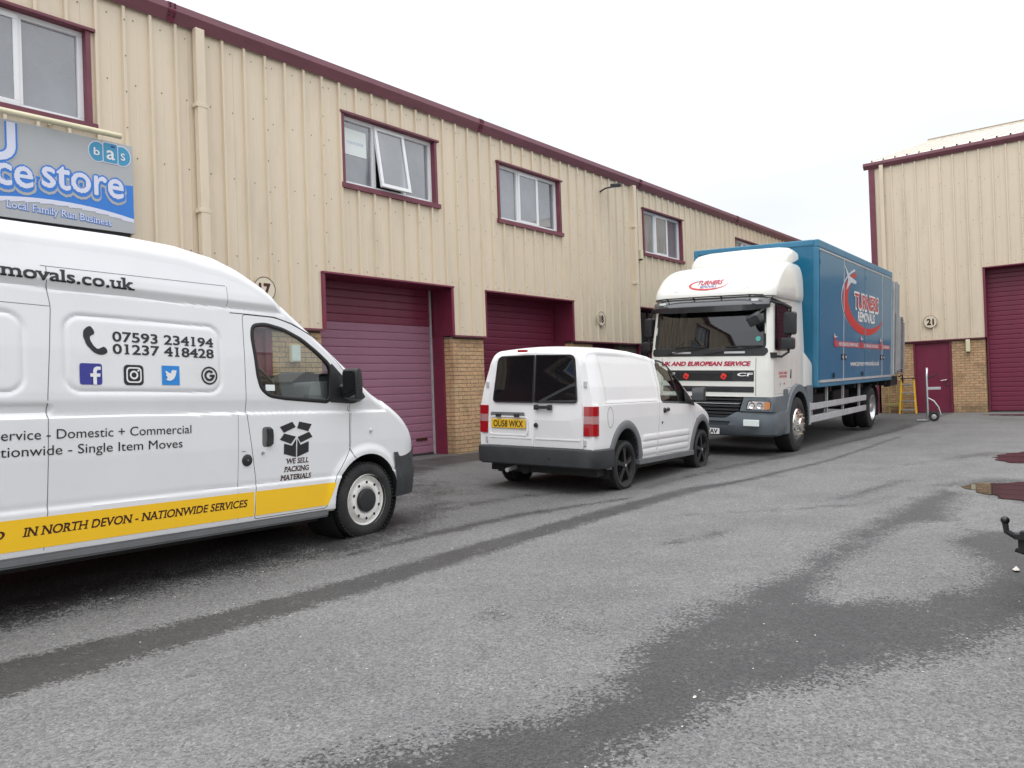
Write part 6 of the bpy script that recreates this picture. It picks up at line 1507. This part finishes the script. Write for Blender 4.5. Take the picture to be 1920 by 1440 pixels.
    ar = MB().tube([(1.28, 1.08, 2.66), (1.12, 1.26, 2.60), (.95, 1.34, 2.54), (.93, 1.33, 2.48)], .022, 8).tube([(1.28, CY + 1.08, 1.74), (1.10, 1.24, 1.72), (1.0, 1.33, 1.80), (.98, 1.31, 1.86)], .022, 8).box(1.18, 1.34, 1.12, 1.19, 1.70, 1.79).tube([(.93, 1.33, 2.10), (.97, 1.31, 2.04)], .03, 8).tube([(1.2, 1.10, 2.70), (.9, 1.24, 2.60), (.72, 1.27, 2.56)], .03, 8)
    ar.build('mirror_arm', 'chassis', T, smooth=50)
    MB().tube([(1.28, CY - 1.0, 2.66), (1.15, -1.12, 2.58), (1.12, -1.17, 2.46)], .02, 8).tube([(1.28, CY - 1.05, 1.76), (1.15, -1.15, 1.78), (1.14, -1.19, 1.84)], .02, 8).tube([(1.12, -1.18, 2.1), (1.14, -1.2, 2.0)], .03, 8).build('mirror_arm', 'chassis', T, smooth=50)
    fmir = MB().prism(rrect(-.13, .13, -.10, .10, .04, 4), lambda u, v: (-.06, u, v), lambda u, v: (.06, u * .8, v * .8)).build('front_mirror', 'blackplastic', T, smooth=40, bevel=.02); fmir.location = (1.58, .94, 2.33); fmir.rotation_euler = (R(25), R(25), R(0))
    MB().tube([(1.35, 1.02, 2.52), (1.50, 1.0, 2.46), (1.56, .96, 2.36)], .02, 8).build('mirror_arm', 'chassis', T)
    # cab interior
    for y in (-.55, .62): MB().prism(roundpoly([(-.15, 1.55), (.42, 1.55), (.45, 1.72), (.08, 1.76), (-.05, 2.42), (-.2, 2.42)], .05), lambda u, v: (u, y - .25, v), lambda u, v: (u, y + .25, v)).build('seat', 'seat', T, bevel=.02)
    MB().box(.85, 1.28, -.98, 1.07, 1.5, 1.84).build('dashboard', 'interior', T, bevel=.04)
    sw_ = MB().lathe([(.21, -.014), (.24, 0), (.21, .014), (.205, 0), (.21, -.014)], (0, 0, 0), 'x', 28).bar((0, -.2, 0), (0, .2, 0), .02, .04).build('steering_wheel', 'blackplastic', T, smooth=40); sw_.location = (.72, -.55, 1.92); sw_.rotation_euler = (0, R(-50), 0)
    # curtain by the driver
    MB().add([(.1 + .25 * k / 8, CY - .95 + (.02 if k % 2 else -.02), z) for k in range(9) for z in (1.9, 2.6)], [(2 * k, 2 * k + 2, 2 * k + 3, 2 * k + 1) for k in range(8)]).build('curtain', 'roomwall', T)

    # ---- box body
    X0, X1, HW, Z0, Z1 = -1.05, -8.0, 1.262, 1.135, 3.965
    bx = MB().box(X1, X0, -HW + .012, HW - .012, Z0 + .01, Z1 - .01).mesh('box'); bx = boolean(bx, MB().box(X1 + .05, X0 - .05, -HW + .06, HW - .06, Z0 + .06, Z1 - .06).mesh('c')); bx.materials.clear(); bx.materials.append(M['blue']); shade(bx, 30); B = new_obj('box_body', bx, T)
    fr = MB()
    for s in (-1, 1):
        fr.box(X1, X0 + .01, s * (HW - .10), s * HW, Z1 - .15, Z1); fr.box(X1, X0 + .01, s * (HW - .05), s * (HW + .004), Z0, Z0 + .10); fr.box(X0 - .035, X0 + .012, s * (HW - .11), s * (HW + .002), Z0, Z1 - .15); fr.box(X1 - .02, X1 + .05, s * (HW - .08), s * (HW + .002), Z0, Z1)
    fr.box(X0 - .10, X0 + .014, -HW + .1, HW - .1, Z1 - .12, Z1)
    fr.build('box_frame', 'bluetrim', T, bevel=.025)
    L = lambda u, v, o=0: (-u, HW + o, v)          # u = distance back from the axle
    al = MB(); al.box(-7.88, -1.09, HW - .005, HW + .018, 1.225, 1.275); al.box(-7.88, -1.09, HW - .005, HW + .012, 3.765, 3.795)
    for x in (-2.93, -6.75): al.box(x - .02, x + .02, HW + .001, HW + .014, 1.275, 3.765)
    al.box(-7.90, -7.865, HW + .001, HW + .014, 1.275, 3.765)
    al.build('door_rails', 'galv', T)
    MB().box(-4.93, -4.86, HW + .0, HW + .012, 1.275, 3.765).build('centre_post', 'blue', T)
    for a, b in ((1.10, 2.91), (2.95, 4.86), (4.93, 6.73), (6.77, 7.865)):
        pn = MB().box(-b, -a, HW - .01, HW + .006, 1.278, 3.762).build('side_door', 'bluepanel', T, bevel=.003)
        for z in (1.5, 2.5, 3.5): MB().box(-a - .02, -a + .0, HW + .006, HW + .02, z, z + .09).build('hinge', 'bluetrim', pn)
    for x in (2.80, 3.06, 6.62, 6.88):
        lt = MB().box(-x - .06, -x + .06, HW + .006, HW + .022, 1.66, 1.79).build('door_latch', 'blackplastic', T, bevel=.008); MB().box(-x - .035, -x + .035, HW + .022, HW + .032, 1.70, 1.75).build('latch_handle', 'galv', lt)
    for x in (2.1, 4.6): MB().box(-x - .04, -x + .04, HW + .018, HW + .035, 1.30, 1.40).build('hook', 'chassis', T)
    # graphics: swirl with star, name, band of small swallows, web address
    PO = .010
    cx, cz = 4.93, 2.95
    mb = MB(); N_ = 60
    for k in range(N_ + 1):
        u = k / N_; a = R(118) + R(228) * u
        w = .55 * math.sin(PI * min(1, u * .93 + .07)) ** .8 * (1 - .25 * u); rx, rz = 2.10, .72
        if u > .85: w *= (1 - u) / .15 * .9 + .1
        for s in (0, 1): mb.v.append(L(cx + (rx - s * w) * math.cos(a), cz + (rz - s * w * .42) * math.sin(a), PO))
    for k in range(N_): mb.f.append((2 * k, 2 * k + 1, 2 * k + 3, 2 * k + 2))
    mb.build('swirl_emblem', 'red', T, recalc=False)
    mb = MB()
    for k in range(31):
        u = k / 30; a = R(118) + R(110) * u; rx, rz = 2.17, .75; w = .10 * (1 - u) + .01
        for s in (0, 1): mb.v.append(L(cx + (rx + (1 - s) * w) * math.cos(a), cz + (rz + (1 - s) * w * .4) * math.sin(a), PO))
    for k in range(30): mb.f.append((2 * k, 2 * k + 1, 2 * k + 3, 2 * k + 2))
    mb.build('swirl_outline', 'lightgrey', T, recalc=False)
    flat('star_tip', [(2.95, 3.68), (3.42, 3.46), (4.02, 3.40), (3.98, 3.33), (3.50, 3.33), (3.12, 3.14), (3.27, 3.38)], L, 'lightgrey', T, PO + .002)
    text('side_lettering', 'TURNERS', L, 3.80, 2.80, 2.50, .37, 'white', T, bold=.075, off=PO + .003); text('side_lettering', 'TURNERS', L, 3.85, 2.83, 2.40, .31, 'red', T, bold=.025, off=PO + .006)
    text('side_lettering', 'REMOVALS', L, 4.16, 2.535, 1.70, .21, 'white', T, bold=.045, off=PO + .003)
    text('web_address', 'www.turners-removals.co.uk', L, 3.50, 1.53, 2.90, .12, 'white', T, bold=.02, off=PO + .003)
    flat('side_band', [(2.25, 1.935), (7.72, 1.92), (7.72, 2.04), (2.25, 2.055)], L, 'lightred', T, PO)
    text('band_lettering', 'HOUSEHOLD REMOVALS', L, 2.55, 1.96, 1.65, .07, 'white', T, bold=.02, off=PO + .002); text('band_lettering', 'STORAGE PACKING', L, 4.80, 1.955, 1.45, .07, 'white', T, bold=.02, off=PO + .002); text('band_lettering', 'OVERSEAS', L, 6.82, 1.95, .8, .07, 'white', T, bold=.02, off=PO + .002)
    for u in (2.15, 4.45, 6.5):
        flat('swallow_emblem', [(u - .10, 2.14), (u + .05, 2.17), (u + .22, 2.13), (u + .10, 2.10), (u + .08, 2.0), (u + .18, 1.92), (u + .02, 1.94), (u - .03, 2.03), (u + .02, 2.11)], L, 'red', T, PO + .004); flat('swallow_tip', [(u + .02, 2.22), (u + .10, 2.14), (u + .28, 2.15), (u + .12, 2.11), (u - .02, 2.12)], L, 'lightgrey', T, PO + .006)
    # rear frame, tail lift with ribbed platform
    rf = MB().box(-8.75, -8.02, HW - .06, HW + .01, 1.25, 3.74).box(-8.75, -8.02, -HW - .01, -HW + .06, 1.25, 3.74).box(-8.06, -8.02, -HW + .07, HW - .07, 1.2, 3.9)
    rf.build('rear_frame', 'liftgrey', T, bevel=.01)
    MB().box(-8.13, -8.04, HW + .011, HW + .045, 1.27, 3.72).build('frame_edge', 'galv', T, bevel=.005)
    MB().box(-8.28, -8.17, HW + .011, HW + .03, 1.30, 2.9).build('lift_slot', 'darkrecess', T)
    tl = MB().box(-8.42, -8.30, HW + .012, HW + .06, 1.30, 3.74).box(-8.75, -8.65, HW + .012, HW + .05, 1.30, 3.70).build('lift_column', 'liftgrey', T, bevel=.01)
    pf = MB().box(-9.35, -8.78, .3, HW + .04, 1.34, 2.84).build('lift_platform', 'liftdark', T, bevel=.02)
    MB().box(-8.76, -8.45, HW + .02, HW + .08, 1.36, 2.80).build('lift_shield', 'liftgrey', T, bevel=.02)
    for k in range(22): z = 1.40 + k * .064; MB().bar((-9.30, HW + .05, z), (-8.90, HW + .05, z + .06), .022, .026).build('platform_rib', 'liftgrey', pf)
    MB().box(-8.84, -8.80, HW + .041, HW + .07, 1.36, 2.82).box(-9.42, -9.36, HW - .02, HW + .07, 1.30, 2.7).build('platform_edge', 'liftgrey', pf, bevel=.01)
    MB().box(-9.0, -8.1, -.9, HW - .04, .98, 1.22).box(-9.3, -8.9, .9, 1.0, .92, 1.3).tube([(-8.9, HW + .02, 1.2), (-9.3, HW + .03, 1.25), (-9.42, HW + .03, 1.02)], .02).build('lift_arms', 'chassis', T)
    # chassis, side guards, wheels
    ch = MB()
    for s in (-1, 1): ch.box(-8.6, 1.0, s * .38, s * .46, .82, 1.06)
    for x in (-1.3, -2.4, -3.5, -4.5, -5.2, -6.9, -7.8): ch.box(x - .04, x + .04, -1.15, 1.15, 1.02, 1.13)
    ch.box(-5.98, -6.12, -.9, .9, .44, .6); ch.box(-.06, .06, -.9, .9, .42, .56)
    ch.build('chassis', 'chassis', T)
    MB().box(-3.0, -1.5, -1.1, -.5, .45, .95).box(-2.6, -1.3, .50, .98, .55, .98).build('fuel_tank', 'chassis', T, bevel=.05)
    MB().box(-4.8, -3.4, .50, .95, .62, 1.0).build('battery_box', 'chassis', T, bevel=.02)
    for s in (-1, 1):
        g = MB(); g.box(-5.35, -.66, s * 1.17, s * 1.21, .715, .835); g.box(-5.35, -.66, s * 1.17, s * 1.21, .475, .60); g.box(-.72, -.64, s * 1.165, s * 1.225, .45, .86)
        gd = g.build('side_guard', 'galv', T, bevel=.008)
        for x in (-1.0, -2.1, -3.4, -4.9): MB().box(x - .03, x + .03, s * 1.12, s * 1.165, .47, 1.12).build('guard_post', 'galv', gd)
    def lw(cx, s, front):
        c = (cx, s * 1.17 + CY * .5, .50); wt = bpy.data.objects.new('wheel', None); COL.objects.link(wt); wt.parent = T
        tyre(wt, .50, .30, .30, c, s, .05, False)
        if front:
            MB().lathe([(.305, .0), (.31, -.012), (.29, -.01), (.275, .012), (.25, .02), (.20, .045), (.17, .045), (.16, .04)], c, 'y', 48, s).build('rim', 'chrome', wt, smooth=35)
            MB().lathe([(.165, .042), (.12, .05), (.11, .075), (.06, .09), (0, .09)], c, 'y', 36, s).build('hub', 'chrome', wt, smooth=35)
            nt_ = MB()
            for k in range(10): a = 2 * PI * k / 10; nt_.lathe([(0, .072), (.013, .070), (.016, .04)], (c[0] + .185 * math.cos(a), c[1], c[2] + .185 * math.sin(a)), 'y', 10, s)
            nt_.build('wheel_nut', 'brass', wt)
            hl = MB()
            for k in range(10): a = 2 * PI * (k + .5) / 10; hl.lathe([(0, .020), (.024, .018)], (c[0] + .245 * math.cos(a), c[1] + s * .004, c[2] + .245 * math.sin(a)), 'y', 12, s)
            tag(hl.build('rim_hole', 'darkrecess', wt, recalc=False), kind='stuff')
        else:
            MB().lathe([(.31, .0), (.312, .012), (.285, .015), (.26, -.03), (.22, -.09), (.17, -.10), (.12, -.09), (.11, .0), (.05, .02), (0, .02)], c, 'y', 48, s).build('rim', 'alu', wt, smooth=35)
            c2 = (cx, c[1] - s * .33, .50); tyre(wt, .50, .28, .30, c2, s, .05, False)
    for s in (-1, 1): lw(0, s, True); lw(-6.05, s, False)
    for s in (-1, 1):
        MB().add([(-6.05 + .60 * math.cos(a), s * y, .52 + .56 * math.sin(a)) for a in np.linspace(.15, PI - .15, 18) for y in (.60, 1.22)], [(2 * k, 2 * k + 1, 2 * k + 3, 2 * k + 2) for k in range(17)]).build('mudguard', 'chassis', T, recalc=False)
        MB().box(-6.72, -6.70, s * .62, s * 1.2, .28, .75).build('mud_flap', 'chassis', T)
    return T
M['visor'] = mat('smoked_visor', (.035, .037, .04), .25, coat=.5)
M['lightgrey'] = mat('print_silver', (.55, .62, .68), .35)
M['lightred'] = mat('print_pale_red', (.42, .10, .14), .4)
M['liftgrey'] = mat('tail_lift_grey', (.33, .35, .36), .5, var=.1, vscale=5)
M['liftdark'] = mat('tail_lift_dark', (.08, .08, .085), .6)
M['brass'] = mat('yellow_nut', (.5, .46, .34), .35, metal=.8)
lorry()

# ------------------------------------------------------------------ step ladder, sack truck, tow bar
def ladder():
    T = thing('step_ladder', 'yellow fibreglass step ladder with aluminium treads leaning by the far brick wall', 'step ladder', (25.45, 5.40, gz(25.45, 5.4)), (0, 0, R(-90)))
    H = 1.06
    for s in (-1, 1):
        MB().bar((s * .225, -.02, 0), (s * .165, .10, H), .06, .045).build('side_rail', 'ladderyellow', T); MB().bar((s * .20, .20, 0), (s * .155, .14, H - .02), .03, .03).build('rear_leg', 'ladderyellow', T)
    for z in (.12, .38, .63, .88):
        w = .225 - .06 * z / H; y = -.02 + .12 * z / H
        MB().box(-w, w, y - .03, y + .05, z - .022, z + .014).build('tread', 'alu', T, bevel=.004)
    MB().box(-.19, .19, .02, .20, H - .01, H + .02).build('top_cap', 'blackplastic', T, bevel=.01)
    MB().bar((-.19, .19, .12), (.19, .19, .12), .025).bar((-.22, 0, .11), (-.20, .18, .11), .012).build('brace', 'alu', T)
ladder()
def sack_truck():
    T = thing('sack_truck', 'aluminium sack truck with black rubber wheels standing before the maroon door', 'sack truck', (22.75, 4.36, gz(22.75, 4.36)), (0, 0, R(-78)))
    # local x = towards the wheel side (right in the picture)
    A = MB().tube([(0, -.14, .03), (0, -.14, 1.18), (.015, -.10, 1.33), (.02, 0, 1.38), (.015, .10, 1.33), (0, .14, 1.18), (0, .14, .03)], .03, 10); A.build('frame', 'alu', T, smooth=50)
    for z in (.25, .62, .95, 1.2): MB().box(-.01, .015, -.14, .14, z, z + .05).build('cross_bar', 'alu', T)
    MB().box(-.26, .0, -.2, .2, .012, .026).build('toe_plate', 'galv', T)
    MB().tube([(.02, -.14, 1.12), (.14, -.14, 1.17), (.25, -.14, 1.22)], .014, 8).build('handle', 'chassis', T)
    MB().box(.02, .32, -.16, -.10, .82, .89).build('side_bar', 'galv', T, bevel=.005)
    for s in (-1, 1):
        MB().tube([(.02, s * .15, .60), (.15, s * .15, .52), (.25, s * .16, .36), (.30, s * .16, .15)], .02, 8).build('curved_stay', 'alu', T, smooth=50)
        wt = bpy.data.objects.new('wheel', None); COL.objects.link(wt); wt.parent = T
        c = (.14, s * .27, .125)
        MB().lathe([(.06, -.01), (.10, 0), (.122, -.012), (.125, -.03), (.122, -.055), (.10, -.07), (.06, -.06)], c, 'y', 32, s).build('tyre', 'rubber', wt, smooth=40)
        MB().lathe([(.062, -.012), (.05, -.02), (.025, -.012), (.02, .004), (0, .004)], c, 'y', 24, s).build('rim', 'galv', wt, smooth=40)
    MB().tube([(.14, -.26, .125), (.14, .26, .125)], .014, 8).bar((.14, -.1, .125), (0, -.1, .3), .02).bar((.14, .1, .125), (0, .1, .3), .02).build('axle', 'chassis', T)
    MB().box(-.025, .03, -.15, .15, .70, .76).box(-.025, .03, -.15, .15, .48, .52).build('strap', 'chassis', T)
sack_truck()
def parked_car():
    """a car stands just outside the right edge; only its tow bar reaches into the picture"""
    T = thing('parked_car', 'dark parked car at the right edge of which only the tow ball and bracket show', 'car', (5.48, -.475, .03), (0, 0, R(-84)))
    L0, L1 = -.78, 3.45
    zt_ = [(-.78, .85), (-.72, .98), (-.6, 1.05), (-.45, 1.16), (-.2, 1.32), (.1, 1.40), (.9, 1.44), (1.4, 1.40), (1.8, 1.24), (2.2, 1.02), (2.5, .93), (3.0, .84), (3.35, .70), (3.45, .5)]
    zc = lambda x: lerp_tab(zt_, x)
    W = lambda x, z: lerp_tab([(.2, .80), (.4, .85), (.8, .86), (.92, .84), (1.44, .62), (1.5, .6)], z) * (1 - .12 * max(0, (-.4 - x) / .38) ** 2 - .2 * max(0, (x - 2.7) / .75) ** 2)
    rad = lambda x: .10; cam_ = lambda x: .05
    body = loft_body(np.arange(L0, L1 + .01, .06), lambda x: .24, zc, W, rad, cam_, nz=30)
    for cx in (0, 2.6):
        for s in (-1, 1): body = boolean(body, cyl_y(cx, .32, .37, s * 1.2, s * .55))
    body.materials.clear(); body.materials.append(M['carpaint']); shade(body, 35); new_obj('body', body, T)
    for s in (-1, 1):
        q = roundpoly([(-.35, 1.0), (1.95, .98), (1.72, 1.18), (1.35, 1.34), (.2, 1.34), (-.15, 1.26)], .06)
        patch('side_window', q, .15, lambda u, v: (u, s * (W(u, v) + .004), v), 'tint', T)
        CF_ = lambda u, v, o=0: (u, s * (W(u, v) + .002 + o), v)
        ribbon('window_seal', q, .03, CF_, 'seal', T, True, .006)
        for px in (.42, .92): ribbon('window_pillar', [(px, 1.0), (px + .03, 1.34)], .06, CF_, 'seal', T, False, .007)
        for xs_ in ([(.44, 1.0), (.42, .6), (.36, .30)], [(1.25, 1.0), (1.27, .6), (1.2, .3)], [(2.1, .96), (2.14, .6), (2.1, .3)]): ribbon('door_seam', xs_, .008, CF_, 'seal', T, False, .001)
        for hx in (.62, 1.42): MB().box(hx, hx + .16, s * .845, s * .885, .86, .89).build('door_handle', 'carpaint', T, bevel=.008)
        MB().box(-.80, -.62, s * .60, s * .80, .74, .92).build('tail_lamp', 'redlens', T, bevel=.03)
        for cx in (0, 2.6):
            wt = bpy.data.objects.new('wheel', None); COL.objects.link(wt); wt.parent = T; c = (cx, s * .85, .31)
            tyre(wt, .31, .19, .20, c, s, .025, False); MB().lathe([(.205, 0), (.2, -.02), (.12, -.03), (.05, -.0), (0, .0)], c, 'y', 30, s).build('rim', 'alu', wt, smooth=35)
    patch('rear_window', roundpoly([(-.55, 1.06), (.55, 1.06), (.48, 1.30), (-.48, 1.30)], .05), .2, lambda u, v: (float(np.interp(v, [a[1] for a in zt_[:6]], [a[0] for a in zt_[:6]])) - .012, u, v + .04), 'tint', T)
    MB().box(-.86, -.70, -.78, .78, .32, .56).build('rear_bumper', 'greyplastic', T, bevel=.05)
    tb = MB().box(-.86, -.78, -.30, .30, .28, .34).tube([(-.82, 0, .31), (-.98, 0, .30), (-1.07, 0, .305), (-1.115, 0, .335), (-1.12, 0, .385)], .017, 10).box(-1.075, -.98, -.035, .035, .295, .325).box(-1.06, -1.02, -.012, .03, .215, .30).tube([(-1.075, .02, .225), (-1.0, .02, .20), (-.96, .0, .235)], .013, 8).bar((-1.05, -.02, .33), (-.9, -.02, .345), .03, .02).lathe([(0, .02), (.016, .018), (.018, 0)], (-1.03, 0, .325), 'z', 8).box(-1.0, -.86, -.035, .035, .30, .335).tube([(-.96, 0, .29), (-.97, .02, .24), (-.92, .03, .20)], .014, 8).bar((-.98, -.03, .27), (-.86, -.03, .235), .02, .03).bar((-.95, .03, .30), (-.95, .03, .19), .03, .02)
    tb.build('tow_bar', 'chassis', T)
    MB().lathe([(0, -.024)] + [(.024 * math.cos(a), .024 * math.sin(a)) for a in np.linspace(-PI / 2, PI / 2, 9)][1:-1] + [(0, .024)], (-1.12, 0, .40), 'z', 20).build('tow_ball', 'balliron', T, smooth=60)
M['balliron'] = mat('dark_iron', (.05, .048, .045), .35, metal=.8)
parked_car()
bpy.context.view_layer.update()
